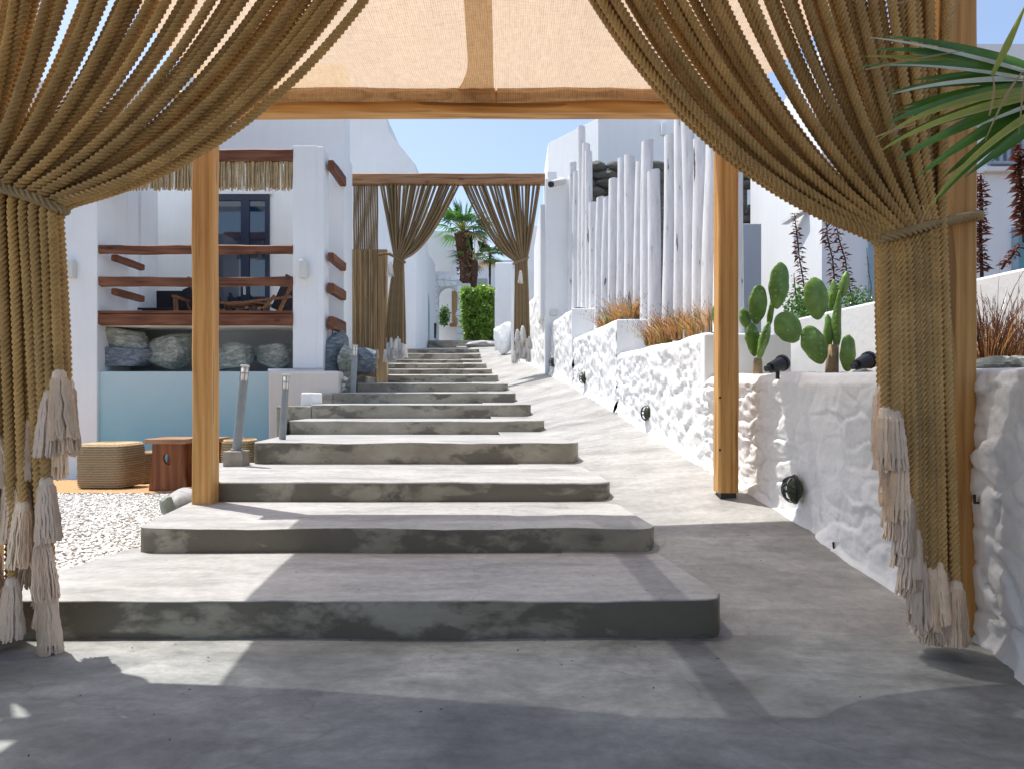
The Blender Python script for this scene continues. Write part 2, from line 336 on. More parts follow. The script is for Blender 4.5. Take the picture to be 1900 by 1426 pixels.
def box(name, x0, x1, y0, y1, z0, z1, mat, parent=None, bevel=0): return MB().box(x0, x1, y0, y1, z0, z1).build(name, mat, parent, bevel=bevel)
def pbox(name, px0, px1, py0, py1, d0, d1, mat, parent=None, bevel=0, zb=None):
    return box(name, WX(px0, d0), WX(px1, d0), d0, d1, WZ(py1, d0) if zb is None else zb, WZ(py0, d0), mat, parent, bevel)
def worn(name, x0, x1, y0, y1, z0, z1, axis, mat, parent=None, amp=.004, n=24, bev=.008, seed=0):
    """squared timber with slightly uneven faces and worn edges, long along `axis`"""
    lo = [x0, y0, z0]; hi = [x1, y1, z1]; a, b_ = [i for i in range(3) if i != axis]
    r = bev; prof = []
    A0, A1, B0, B1 = lo[a], hi[a], lo[b_], hi[b_]
    for (ca, cb, s0) in ((A1, B0, 0), (A1, B1, 1), (A0, B1, 2), (A0, B0, 3)):
        sa = -1 if ca == A1 else 1; sb = -1 if cb == B1 else 1
        p = [(ca+sa*r, cb), (ca, cb+sb*r)]
        if s0 in (1, 3): p = p[::-1]
        prof += p
    ca, cb = (A0+A1)/2, (B0+B1)/2; V = []; m = len(prof)
    for i in range(n+1):
        t = lo[axis]+(hi[axis]-lo[axis])*i/n
        for j, (pa, pb) in enumerate(prof):
            k = 1+amp/max(.03, abs(A1-A0)/2)*mnoise.noise(Vector((t*1.7, j//2*3.1+seed*7.7, seed)))
            k2 = amp*.5*mnoise.noise(Vector((t*6, j*2.3, seed*3.3)))
            q = [0, 0, 0]; q[axis] = t; q[a] = ca+(pa-ca)*k+k2; q[b_] = cb+(pb-cb)*k+k2; V.append(q)
    Fc = [(i*m+j, i*m+(j+1) % m, (i+1)*m+(j+1) % m, (i+1)*m+j) for i in range(n) for j in range(m)]
    Fc += [tuple(range(m-1, -1, -1)), tuple(n*m+j for j in range(m))]
    mb = MB(); mb.v = [tuple(v) for v in V]; mb.f = Fc; return mb.build(name, mat, parent)
def rock(name, c, r, mat, seed, parent=None, sub=3, rough=.35, flat=1, sq=0):
    bm = bmesh.new(); bmesh.ops.create_icosphere(bm, subdivisions=sub, radius=1)
    for v in bm.verts:
        p = v.co.copy()
        if sq: p = p/((abs(p.x)**sq+abs(p.y)**sq+abs(p.z)**sq)**(1/sq))
        d = 1+rough*mnoise.noise(p*1.1+Vector((seed*3.7, 0, 0)))+rough*.4*mnoise.noise(p*3+Vector((0, seed, 0)))
        for k in range(7):               # facet planes
            random.seed(seed*31+k); q = Vector((random.uniform(-1, 1), random.uniform(-1, 1), random.uniform(-.7, 1))).normalized()
            h = (.62+.2*random.random())*(1.25 if sq else 1); e = p.dot(q)*d
            if e > h: d *= h/e
        v.co = Vector((p.x*d*r[0], p.y*d*r[1], p.z*d*r[2]))+Vector(c)
    me = bpy.data.meshes.new(name); bm.to_mesh(me); bm.free(); random.seed(seed)
    return link(name, me, mat, parent)
def slab(name, c, r, mat, seed, rot=0.0, parent=None):
    """angular broken boulder: convex hull of a few corner points, split and roughened"""
    rs = np.random.default_rng(seed); bm = bmesh.new()
    for k in range(15):
        p = rs.uniform(-1, 1, 3); m = np.abs(p).max(); p = p/m*rs.uniform(.82, 1.0); bm.verts.new(p)
    bmesh.ops.convex_hull(bm, input=bm.verts); bmesh.ops.delete(bm, geom=[v for v in bm.verts if not v.link_faces], context='VERTS')
    bmesh.ops.bevel(bm, geom=list(bm.edges), offset=.05, segments=1, affect='EDGES'); bmesh.ops.triangulate(bm, faces=bm.faces)
    bmesh.ops.subdivide_edges(bm, edges=list(bm.edges), cuts=3, use_grid_fill=True); bmesh.ops.triangulate(bm, faces=bm.faces); cr, sr = math.cos(rot), math.sin(rot)
    for v in bm.verts:
        p = v.co; st = math.floor(p.z*7+1.2*mnoise.noise(p*1.5+Vector((seed, 0, 0))))
        d = 1+.05*mnoise.noise(Vector((p.x*2, p.y*2, st*3.1+seed)))+.035*mnoise.noise(p*6+Vector((seed, 0, 0)))+.05*mnoise.noise(p*2.2+Vector((0, seed, 0)))
        x, y, z = p.x*d*r[0], p.y*d*r[1], p.z*d*r[2]; v.co = Vector((x*cr+z*sr, y, -x*sr+z*cr))+Vector(c)
    me = bpy.data.meshes.new(name); bm.to_mesh(me); bm.free(); return link(name, me, mat, parent)
# ================================================================= SETTING
LN = lambda x0, d: x0-.11*d             # the path runs a little to the left
DS = [2.72, 3.58, 4.48, 5.52, 7.32, 8.37, 9.90, 11.05, 12.7, 14.2, 15.8, 17.2, 18.4, 19.7, 23.0]
BZ = [0, .145, .278, .427, .569, .712, .887, 1.066, 1.26, 1.468, 1.652, 1.86, 2.02, 2.27, 2.68]
TZ = [.149, .272, .409, .598, .719, .884, 1.04, 1.205, 1.396, 1.571, 1.766, 1.94, 2.17, 2.388, 2.87]
LX = [-60, 247, 378, 465, 535, 575, 615, 661, 680, 694, 706, 733, 745, 755, 795]
RXp = [1348, 1220, 1135, 1075, 1010, 985, 957, 943, 924.5, 912.7, 902.6, 894, 891.7, 889, 901]
stairs = empty('staircase', (0, 2.7, 0), kind='structure')
for i in range(15):
    d0 = DS[i]; d1 = DS[i+1]+.12 if i < 14 else 34
    xl = WX(LX[i], d0); xr = WX(RXp[i], d0)
    xlb = min(WX(LX[i+1], DS[i+1]), xl)-.03 if i < 14 else xl
    xrb = xr-.11*(d1-d0)
    if i == 0: xlb = -2.06; 
    if i == 1: xlb = -2.12
    if i == 2: xl = -2.02; xlb = -2.45
    zt0, zt1 = TZ[i], (BZ[i+1] if i < 14 else 3.0)
    n = max(10, int((xr-xl)/.09)); pl = []; zz = []; cs = [.0, .028, .058]; w0 = xr-xl
    tl = [c/w0 for c in cs]+[(.09+(w0-.18)*k/n)/w0 for k in range(n+1)]+[1-c/w0 for c in cs[::-1]]
    rc = min(.09, .03+.02*(i < 4)*3)
    for t in tl:
        x = xl+(xr-xl)*t; e = min(t, 1-t)*(xr-xl)
        cr = rc-math.sqrt(max(0, rc*rc-(rc-min(e, rc))**2)) if e < rc else 0
        pl.append((x, d0+.016*mnoise.noise(Vector((x*1.4, i*5.1, 0)))+.006*mnoise.noise(Vector((x*6, i*5.1, 3)))+cr)); zz.append(zt0+.009*mnoise.noise(Vector((x*1.9, i*3.3, 9)))+.004*mnoise.noise(Vector((x*7, i*3.3, 9))))
    for x in (xrb, xlb): pl.append((x, d1)); zz.append(zt1)
    mid = []
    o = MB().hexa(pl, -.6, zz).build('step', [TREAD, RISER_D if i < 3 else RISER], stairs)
    me = o.data; bm = bmesh.new(); bm.from_mesh(me)
    bmesh.ops.triangulate(bm, faces=[f for f in bm.faces if len(f.verts) > 4])
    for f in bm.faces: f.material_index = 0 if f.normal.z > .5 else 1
    bm.to_mesh(me); bm.free()
    m = o.modifiers.new('bevel', 'BEVEL'); m.width = .026 if i < 6 else .02; m.segments = 4; m.limit_method = 'ANGLE'; m.angle_limit = R(50); m.material = 0; m.harden_normals = False
    me.polygons.foreach_set('use_smooth', np.ones(len(me.polygons), bool))
    me.set_sharp_from_angle(angle=R(40)) if hasattr(me, 'set_sharp_from_angle') else None
# ramp surface : stairs side height follows the risers' feet, wall side its own line
zs_d = np.array([2.4, 2.72, 3.58, 4.48, 5.52, 7.32, 8.37, 9.9, 11.05, 12.7, 14.2, 15.8, 17.2, 18.4, 19.7, 23, 30]); zs_z = np.array([.0, .0, .148, .281, .430, .60, .74, .90, 1.075, 1.265, 1.47, 1.655, 1.865, 2.025, 2.275, 2.72, 3.02])
zw_d = np.array([2.4, 2.65, 3.2, 4.2, 4.6, 5.1, 6.8, 8.47, 11.9, 15.5, 19.7, 23, 30]); zw_z = np.array([0, .004, .07, .285, .375, .46, .71, .95, 1.38, 1.80, 2.32, 2.74, 3.04])
def ramp_z(x, d):
    xs = 1.10-.11*d; xw = 1.994-.11*d; t = np.clip((x-xs)/(xw-xs), 0, 1)
    return np.interp(d, zs_d, zs_z)*(1-t)+np.interp(d, zw_d, zw_z)*t
ys = np.concatenate([np.linspace(2.69, 6, 60), np.linspace(6.08, 24, 90), np.linspace(24.5, 30, 6)]); ts = np.linspace(-.5, 1.32, 30)
Y, T = np.meshgrid(ys, ts, indexing='ij'); X = (1.10-.11*Y)+T*.894
Z = ramp_z(X, Y)*np.clip((Y-2.69)*5, 0, 1)-.012+.014*np.clip((Y-2.69)*5, 0, 1)+.006*fbm(X*1.5, Y*1.5, o=3)*np.clip((Y-2.5)*3, 0, 1)
nI, nJ = Y.shape; idx = np.arange(nI*nJ).reshape(nI, nJ)
q = np.stack([idx[:-1, :-1], idx[:-1, 1:], idx[1:, 1:], idx[1:, :-1]], -1).reshape(-1, 4)
def grid(name, X, Y, Z, mat, parent=None, smooth=True):
    nI, nJ = X.shape; idx = np.arange(nI*nJ).reshape(nI, nJ)
    q = np.stack([idx[:-1, :-1], idx[:-1, 1:], idx[1:, 1:], idx[1:, :-1]], -1).reshape(-1, 4)
    return fm(name, np.stack([X, Y, Z], -1).reshape(-1, 3), q, mat, parent, smooth)
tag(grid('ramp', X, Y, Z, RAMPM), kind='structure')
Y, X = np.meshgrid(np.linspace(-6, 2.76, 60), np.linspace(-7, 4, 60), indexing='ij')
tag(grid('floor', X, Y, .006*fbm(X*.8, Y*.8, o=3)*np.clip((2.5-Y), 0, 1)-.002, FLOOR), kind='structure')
tag(MB().box(-400, 400, -300, 900, -1.2, -.72).build('ground', SOIL), kind='structure')
# gravel garden on the left
def gz(d): return .12-.056*(d-3.3)
Y, X = np.meshgrid(np.linspace(2.78, 10.6, 40), np.linspace(-9, -1.9, 40), indexing='ij')
tag(grid('gravel_bed', X, Y, gz(Y)+.012*fbm(X*2, Y*2)-.012, m_plain('gravel_base', (.74, .69, .62), .95, .1, .4, 90, 1, .02)), kind='structure')
bm = bmesh.new(); bmesh.ops.create_icosphere(bm, subdivisions=1, radius=1); ico = np.array([v.co[:] for v in bm.verts]); icf = np.array([[v.index for v in f.verts] for f in bm.faces]); bm.free()
NG = 26000; gy = 3.0+(rng.random(NG)**1.25)*5.2; gx = -1.98-rng.random(NG)*(.35+.50*gy)
sc = rng.uniform(.006, .014, (NG, 1))*rng.uniform(.7, 1.3, (NG, 3)); sc[:, 2] *= .7
th = rng.random(NG)*6.28; Vv = ico[None]*sc[:, None, :]*(1+.25*(rng.random((NG, len(ico), 1))-.5))
cx, sx = np.cos(th)[:, None], np.sin(th)[:, None]; vx = Vv[..., 0]*cx-Vv[..., 1]*sx; vy = Vv[..., 0]*sx+Vv[..., 1]*cx
P = np.stack([vx+gx[:, None], vy+gy[:, None], Vv[..., 2]+gz(gy)[:, None]+rng.uniform(-.004, .006, (NG, 1))], -1).reshape(-1, 3)
FF = (icf[None]+(np.arange(NG)*len(ico))[:, None, None]).reshape(-1, 3)
tag(fm('gravel', P, FF, GRAV), kind='stuff')
tag(box('upper_path', -8, 1.2, 24, 60, 2.2, 3.005, RAMPM), kind='structure')
# ================================================================= ROUGH WHITEWASHED WALL ON THE RIGHT
def rough_face(name, pa, pb, z0f, z1, mat, parent, seed=0, res=.016, amp=1.0, stone=.17, thick=.25, flare=True, endface=True):
    """displaced rubble face from pa to pb (x,y), foot z0f(t), level top z1, with a body behind it"""
    pa = np.array(pa, float); pb = np.array(pb, float); Lh = np.linalg.norm(pb-pa); T = (pb-pa)/Lh; Nn = np.array([T[1], -T[0]])
    if np.dot(Nn, -(pa+pb)/2) < 0: Nn = -Nn
    nu = max(4, int(Lh/res)); z1f = z1 if callable(z1) else (lambda t: z1+0*t); nv = max(4, int((float(z1f(1))-min(z0f(0), z0f(1)))/res)); U, Vt = np.meshgrid(np.linspace(0, 1, nu), np.linspace(0, 1, nv), indexing='ij')
    zb = z0f(U)-.06; Zt = z1f(U)+.011*vn(U*Lh*3, U*0+seed) ; Zz = zb+(Zt-zb)*Vt; s = U*Lh+seed*10
    wx = s/stone+.45*fbm(s*5, Zz*5, 3.3, 3); wy = Zz/(stone*.72)+.45*fbm(s*5, Zz*5, 8.8, 3)
    f1, f2, idv, ox, oy = worley(wx, wy, seed, True); e = np.clip((f2-f1)/.22, 0, 1); e = e*e*(3-2*e)
    g1, g2, id2, px_, py_ = worley(wx*2.3+7, wy*2.3+3, seed+5, True); e2 = np.clip((g2-g1)/.25, 0, 1)
    dd_ = pa[1]+(pb[1]-pa[1])*U; fq = np.clip((dd_-3.4)/1.2, .6, 1); sm = np.where(dd_ < 5.04, np.clip(.55+1.6*fbm(s*1.7, Zz*1.7, 4.4, 3), .12, 1), 1); D = amp*sm*(.012*e*(.3+.9*idv)+.030*((idv*7.13 % 1)-.5)*ox+.034*((idv*13.7 % 1)-.35)*oy+fq*(.016*((id2*9.1 % 1)-.5)*px_+.018*((id2*5.7 % 1)-.4)*py_+.003*e2)+.010*fq*fbm(s*9, Zz*9, 1.1, 4)+.008*fq*fbm(s*26, Zz*26, 5.1, 3)+.006*fbm(s*14, Zz*14, 9.1, 3))+.034*amp*fbm(s*1.6, Zz*1.6, 2.2, 3)+.004*fbm(s*11, Zz*11, 6.1, 3)
    if flare: D = D+.035*np.exp(-np.clip(Zz-zb-.06, 0, 9)/.04)
    top = np.clip((1-Vt)*(Zt-zb)/.05, 0, 1); D = D*(.35+.65*top)-.02*(1-top)
    base = pa[None, None]+T[None, None]*(U*Lh)[..., None]+Nn[None, None]*D[..., None]
    X, Yy = base[..., 0], base[..., 1]
    V = [np.stack([X, Yy, Zz], -1)]
    # top and back rows
    bk = pa[None]+T[None]*(U[:, 0]*Lh)[:, None]-Nn[None]*thick
    V2 = np.stack([bk[:, 0], bk[:, 1], Zt[:, -1]+.0], -1)[:, None]; V3 = np.stack([bk[:, 0], bk[:, 1], zb[:, 0]-.3], -1)[:, None]
    ft = V[0][:, -1]*.75+V2[:, 0]*.25; ft[:, 2] = Zt[:, -1]+.012; ft = ft[:, None]
    A = np.concatenate([V[0], ft, V2, V3], 1)
    return grid(name, A[..., 0]+bend(A[..., 1]), A[..., 1], A[..., 2], mat, parent)
_bd = [.8, 2.2, 2.6, 3.2, 4.2, 5.04, 30]; _bo = [1.60-1.906, 1.74-1.752, 1.845-1.708, 1.80-1.642, 1.62-1.532, 0, 0]
def bend(d): return np.interp(d, _bd, _bo)
wallP = lambda d: (float(1.994-.11*d+bend(d)), d)
def wall_at(px):                         # where the sight line through a photograph column meets the wall
    lo, hi = .9, 20.
    for _ in range(50):
        m = (lo+hi)/2
        if (px-950)/F*m < wallP(m)[0]: lo = m
        else: hi = m
    return lo
zwf = lambda d: np.interp(d, zw_d, zw_z)
pw = empty('planter_wall', (1.5, 4.4, .3), 'whitewashed rubble planter wall stepping up along the right side of the ramp', 'wall')
def seg(d0, d1, z1, seed, res, nm='wall_section', amp=1.0, **k):
    z0 = lambda t: zwf(d0+(d1-d0)*np.asarray(t, float))
    L0 = lambda d: (1.994-.11*d, d); o = rough_face(nm, L0(d0), L0(d1), z0, z1, LIME, pw, seed, res, amp, **k)
    return o
seg(.8, 5.04, lambda t: np.interp(.8+4.24*np.asarray(t, float), [.8, 2.4, 4.8], [1.02, 1.045, 1.115]), 1, .0115, amp=1.15, stone=.20); seg(5.04, 7.5, 1.44, 2, .022, amp=1.1); seg(7.5, 10.0, 1.83, 3, .028, amp=1.1); seg(10, 11.95, 2.28, 4, .035, amp=1.1)
seg(12.0, 17.0, 3.05, 5, .05, amp=1.3)
for (d0, z0, z1, wd) in ((5.04, .9, 1.436, .62), (7.5, 1.2, 1.826, .55), (10.0, 1.6, 2.276, .5)):       # smooth end faces of each terrace
    x = wallP(d0)[0]; MB().hexa([(x-.022, d0-.012), (x+wd, d0-.012), (x+wd-.0, d0+.14), (x-.015, d0+.14)], z0, z1-.003).build('end_face', WHITE, pw, bevel=.015)
    
soil = empty('planting_bed', (2, 5, 1), kind='structure')
for (d0, d1, z, wq) in ((.8, 5.05, 1.04, 1.2), (5.16, 7.5, 1.37, .6), (7.6, 10.0, 1.75, .55), (10.1, 11.9, 2.2, .5)):
    dq = [d0+(d1-d0)*k/10 for k in range(11)]; MB().hexa([(wallP(q)[0]+.2, q) for q in dq[::-1]]+[(2-.11*q+wq-.006, q) for q in dq], -.5, z).build('soil_bed', SOIL, soil)
# inner retaining wall, sunlit
t = MB().hexa([(2.28, 5.75), (2.84, 3.9), (3.3, 2.2), (3.5, 2.2), (3.06, 3.95), (2.5, 5.8)], .9, [1.60, 1.68, 1.72, 1.72, 1.68, 1.60]).build('retaining_wall', WHITE, bevel=.015)
tag(t, 'low smooth white retaining wall behind the prickly pears and grasses', 'wall')
t = MB().hexa([(1.96, 5.06), (2.28, 5.6), (2.2, 5.8), (1.9, 5.3)], .9, 1.35).build('short_white_wall', WHITE, bevel=.015)
tag(t, 'short low white wall directly behind the left prickly pear', 'wall')
# stones edging the planter top
for i in range(16):
    px = 1385+i*15+random.uniform(-4, 4); d = random.uniform(4.0, 4.7) if px < 1500 else random.uniform(3.6, 4.3)
    x = max(WX(px, d), wallP(d)[0]+.13)
    o = rock('edging_stone', (x, d, 1.09), (.05, .045, .022), ROCK, 200+i, None, 2); tag(o, 'small grey stone lying on top of the white planter wall near the prickly pears', 'stone', 'small stones along the planter wall top')
for i, (px, d, r_) in enumerate(((1845, 3.05, .10), (1893, 3.0, .08))):
    o = rock('planter_rock', (WX(px, d), d, 1.10), (r_, .07, .045), ROCK, 240+i, None, 3)
    tag(o, ('rounded grey rock at the foot of the rusty grass right of the front post', 'smaller dark rock on the wall top at the right edge of the photo')[i], 'rock')
# ================================================================= LOG FENCE
fence = empty('log_fence', (1.5, 7, 1.4), 'tall uneven fence of whitewashed round logs behind the stepped planter', 'fence')
logs = [(1059, 303), (1067, 320), (1079, 237), (1086, 268), (1093, 281), (1100, 375), (1110, 366), (1121, 367), (1137, 334), (1153, 296), (1169, 290), (1182, 300), (1197, 262), (1215, 318), (1238, 254), (1260, 160), (1280, 200), (1297, 259), (1316, 266), (1338, 262), (1362, 292)]
for i, (px, yt) in enumerate(logs):
    d = 2.25/((px-950)/F+.102); x = WX(px, d); zt = WZ(yt, d); zb = float(np.interp(d, [5, 7.5, 7.6, 10, 10.1, 12], [1.25, 1.30, 1.7, 1.7, 2.1, 2.15]))
    rad = .061*(1+random.uniform(-.08, .22))*(1 if d < 9 else .98); pts = []; rs = []; lx = random.uniform(-.012, .03); n = 14
    v = []; f = []
    for k in range(n+1):
        t = k/n; z = zb+(zt-zb)*t
        for j in range(16):
            a = j/16*6.283; rr = rad*(1.06-.1*t)*(1+.05*mnoise.noise(Vector((math.cos(a)*1.2, math.sin(a)*1.2+i*7, z*.9)))+.02*mnoise.noise(Vector((math.cos(a)*4, math.sin(a)*4+i*7, z*5))))
            bx = lx*(t)*(zt-zb)*.6+.018*mnoise.noise(Vector((i*9.1, 0, z*.8)))
            v.append((x+bx+rr*math.cos(a), d+rr*math.sin(a), z+(.012*math.cos(a+i) if k == n else 0)))
    f = [(k*16+j, k*16+(j+1) % 16, (k+1)*16+(j+1) % 16, (k+1)*16+j) for k in range(n) for j in range(16)]
    q0 = len(v); v += v[n*16:(n+1)*16]; f += [tuple(q0+j for j in range(16))]
    o = fm('log', v, f, LOGW, fence, True); o.data.polygons[-1].use_smooth = False
# ================================================================= RIGHT BUILDINGS
t = empty('dark_stone_wall', (2.5, 12.3, 2), 'dark dry stone wall showing above and between the white logs', 'wall')
x0, x1 = WX(1077, 12.4), WX(1392, 12.4)
box('wall_core', x0+.05, x1-.02, 12.5, 12.9, 1.5, WZ(325, 12.4), DARKST, t)
z = 2.0; ri = 0
smeshes = []
for k in range(6):
    o = rock('stone', (0, 0, 0), (1, 1, 1), DARKST, 300+k, None, 2, .2); smeshes.append(o.data); bpy.data.objects.remove(o)
while z < WZ(312, 12.4):
    h = random.uniform(.10, .2); x = x0+random.uniform(0, .1); top = WZ(298+8*math.sin(z*3), 12.4)
    while x < x1:
        l = random.uniform(.22, .55)
        if (x < 2.4 or x > 4.0) and z > 2.6:
            o = bpy.data.objects.new('stone', random.choice(smeshes)); C.objects.link(o); o.parent = t; o.location = Vector((x+l/2, 12.46, z+h/2))-t.location; o.scale = (l*.62, .14, h*.64)
        x += l
    z += h*.97
rb = empty('white_building', (4, 9, 1), 'large plain white building on the right behind the prickly pears', 'building')
RD = 8.5; zt = WZ(82, RD); xc = WX(1525, RD)
MB().hexa([(xc, RD), (4.26, 12.2), (4.6, 12.6), (16, 12.6), (16, RD)], .8, zt).build('wall', WHITE_FAR, rb)
for (px0, px1, y0, y1, nm, mt) in ((1619, 1690, 445, 640, 'door', TURQ), (1886, 1960, 425, 640, 'door', TURQ)):
    pbox(nm, px0, px1, y0, y1, RD-.03, RD+.05, mt, rb, .01); pbox('door_frame', px0-4, px0+4, y0-4, y1, RD-.05, RD+.02, PALEBLUE, rb)
o = pbox('balcony_opening', 1838, 1960, 205, 308, RD-.004, RD+.03, BLUEGREY, rb); pbox('sill', 1828, 1970, 309, 318, RD-.08, RD+.02, WHITE, rb, .01)
for k in range(9): pbox('baluster', 1841+k*14, 1847+k*14, 222, 300, RD-.06, RD-.03, BLUEGREY, rb)
pbox('handrail', 1838, 1960, 214, 222, RD-.07, RD-.02, BLUEGREY, rb); pbox('handrail', 1838, 1960, 299, 304, RD-.07, RD-.02, BLUEGREY, rb)
for (x0_, y0_, x1_, y1_) in ((1488, 385, 1502, 392),):
    pbox('wall_spout', x0_, x1_, y0_, y1_, RD+.5, RD+1.2, WHITE, rb)
t = MB().box(WX(1372, 8.2), WX(1413, 8.2), 8.2, 8.8, 1, WZ(415, 8.2)).build('grey_garden_box', GREY_PL, bevel=.01); tag(t, 'plain grey rendered utility box behind the right rear post', 'utility box')
ub = empty('upper_building', (2, 15, 3), 'tall white building with a sharp corner rising behind the log fence', 'building')
zt1 = WZ(219, 14.7); MB().hexa([(WX(1017, 16.6), 16.6), (WX(1110, 14.7), 14.7), (7.5, 14.7), (7.5, 19), (WX(1017, 16.6), 19)], 1, [WZ(266, 16.6), zt1, zt1, zt1, WZ(266, 16.6)]).build('wall', WHITE_FAR, ub)
pbox('roof_parapet', 1246, 1420, 200, 219, 14.66, 15, WHITE_FAR, ub); pbox('wall_bracket', 1228, 1236, 228, 250, 14.6, 14.7, WHITE, ub)
# security column
cl = empty('white_column', (.8, 12.1, 1.4), 'square white column with a camera where the far beam ends', 'column')
pbox('shaft', 1012, 1056, 331, 700, 12.0, 12.45, WHITE, cl, .012, zb=1.2); pbox('cap', 1016, 1033, 318, 332, 12.02, 12.4, WHITE, cl, .01)
pbox('side_wall', 1003, 1012.5, 380, 585, 12.3, 16, WHITE, cl)
pbox('shaft', 1056, 1064, 322, 600, 12.15, 12.4, WHITE, cl, .01)
pbox('switch_box', 1021, 1034, 574, 586, 11.96, 12.0, LIGHTG, cl, .008)
sc_ = empty('security_camera', W(1030, 338, 11.85), 'white bullet security camera mounted on the white column', 'camera')
MB().tube([W(1024, 342, 11.75), W(1045, 336, 11.95)], .06, 14).build('housing', LIGHTG, sc_, True); MB().tube([W(1021, 342.6, 11.72), W(1024, 342, 11.752)], .052, 14).build('lens', BLACK, sc_)
MB().tube([W(1041, 337, 11.92), W(1041, 332, 12.0)], .03, 8).build('bracket', LIGHTG, sc_)
# ================================================================= HOUSE ON THE LEFT
HD = 10.35; FD = 11.2
hs = empty('white_house', (-5, 11, 0), 'white house on the left with a brown timber balcony terrace', 'house')
up0 = WZ(283, FD)
MB().box(-9.5, WX(340, FD), FD, FD+.4, up0, WZ(150, FD)).build('upper_wall', WHITE_FAR, hs)
MB().box(WX(300, FD), WX(638, FD), FD+.002, FD+.42, up0, WZ(120, FD)).build('upper_wall', WHITE_FAR, hs)
pbox('wall', 566, 638, 283, 700, FD, FD+.5, WHITE_FAR, hs, zb=-.5)                        # pier right of the terrace
box('side_wall', WX(638, FD)-.45, WX(638, FD)-.002, FD+.5, 11.8, -.5, up0-.003, WHITE_FAR, hs)
pbox('wall', 150, 229, 283, 700, FD, FD+.5, WHITE_FAR, hs, zb=-.5)
box('back_wall', -8.2, WX(566, 13), 13.0, 17, -.5, up0+.9, WHITE_FAR, hs)
pbox('wall_step', 229, 262, 300, 640, FD+.45, FD+1.0, WHITE_FAR, hs)
box('wall', -9.5, WX(150, FD), FD, 13, -.5, up0-.003, WHITE_FAR, hs)
DZ = WZ(603, HD)
box('terrace_floor', -7.0, WX(566, FD), HD+.13, 12.99, DZ-.005, DZ+.02, WHITE, hs)
pbox('front_pillar', 543, 588, 270, 684, HD, HD+.32, WHITE, hs, .012); 
MB().box(WX(588, HD)-.01, WX(600, HD), HD+.0, HD+.32, WZ(684, HD), WZ(271, HD)).build('pillar_face', WHITE, hs, bevel=.02)
pbox('front_pillar', 113, 180, 300, 900, HD-.05, HD+.8, WHITE, hs, .012)
pbox('lower_wall', 176, 520, 689, 905, HD, HD+1.0, BLUE_PL, hs, .01)
pbox('lower_wall', 497, 600, 684, 760, HD+.02, HD+1.1, WHITE, hs)
pbox('under_wall', 180, 600, 600, 700, HD+1.05, HD+1.2, GREY_PL, hs)
worn('rail', WX(176, HD), WX(543, HD), HD-.02, HD+.08, WZ(471, HD), WZ(455, HD), 0, BROWN_X, hs, .012, 40, .015, 1)
worn('rail', WX(175, HD), WX(543, HD), HD-.02, HD+.08, WZ(531, HD), WZ(514, HD), 0, BROWN_X, hs, .012, 40, .015, 2)
worn('deck_beam', WX(175, HD), WX(543, HD), HD-.03, HD+.12, WZ(603, HD), WZ(582, HD), 0, BROWN_X, hs, .008, 40, .02, 3)
worn('deck_board', WX(175, HD), WX(543, HD), HD-.034, HD+.3, WZ(582, HD)+.002, WZ(577, HD), 0, BROWN_X, hs, .004, 30, .008, 5)
worn('roof_beam', WX(150, HD), WX(543, HD), HD-.02, HD+.14, WZ(299, HD), WZ(277, HD), 0, BROWN_X, hs, .012, 40, .02, 4)
for (y0, y1) in ((466, 486), (523, 545), (585, 612), (293, 316)):
    x = WX(602, HD)+.02; z1 = WZ(y0, HD); z0 = WZ(y1, HD)
    worn('side_beam', x, x+.10, HD+.1, FD+.02, z0+.02, z1, 1, BROWN_Y, hs, .008, 10, .015, y0)
for (y0, y1) in ((470, 482), (533, 546)):
    x = WX(199, HD); worn('side_beam', x, x+.1, HD+.1, FD+.02, WZ(y1, HD), WZ(y0, HD), 1, BROWN_Y, hs, .008, 10, .015, y0)
# wall lamps
for (px0, px1, lab) in ((553, 568, 'pale box wall lamp on the white balcony pillar'), (120, 134, 'pale box wall lamp on the left pillar beside the rope curtain')):
    o = pbox('wall_lamp', px0, px1, 481, 515, HD-.13 if px0 > 300 else HD-.17, HD-.0 if px0 > 300 else HD-.05, LIGHTG, None, .02); tag(o, lab, 'lamp')
o = pbox('wall_switch', 240, 250, 362, 384, 12.9, 13.0, LIGHTG, None, .01); tag(o, 'small white socket high on the terrace back wall', 'wall socket')
# terrace door
dr = empty('door', Vector((WX(450, 12.98), 12.98, DZ)), None); dr.parent = hs; dr.location = dr.location-hs.location
dx0, dx1 = WX(383, 13), WX(501, 13); dzt = WZ(362, 13)
box('lintel', dx0-.06, dx1+.06, 12.93, 13.0, dzt, dzt+.09, WHITE, hs)
def dpart(name, x0, x1, z0, z1, y0, y1, mt):
    o = box(name, x0, x1, y0, y1, z0, z1, mt); o.parent = dr; o.location = -(dr.location+hs.location); return o
dpart('door_frame', dx0, dx0+.10, DZ, dzt, 12.95, 13.05, NAVY); dpart('door_frame', dx1-.08, dx1, DZ, dzt, 12.95, 13.05, NAVY); dpart('door_frame', dx0+.1, dx1-.08, dzt-.12, dzt-.001, 12.952, 13.05, NAVY)
mx = dx0+.62*(dx1-dx0); dpart('door_frame', mx-.08, mx+.08, DZ, dzt-.12, 12.954, 13.05, NAVY); dpart('door_frame', dx0+.1, dx1-.08, DZ, DZ+.18, 12.956, 13.05, NAVY)
dpart('pane', dx0+.1, mx-.08, DZ+.18, dzt-.12, 12.98, 12.999, GLASS); dpart('pane', mx+.08, dx1-.08, DZ+.18, dzt-.12, 12.98, 12.999, GLASS)
dpart('handle', mx-.02, mx+.02, DZ+.85, DZ+1.0, 12.92, 12.953, LIGHTG)
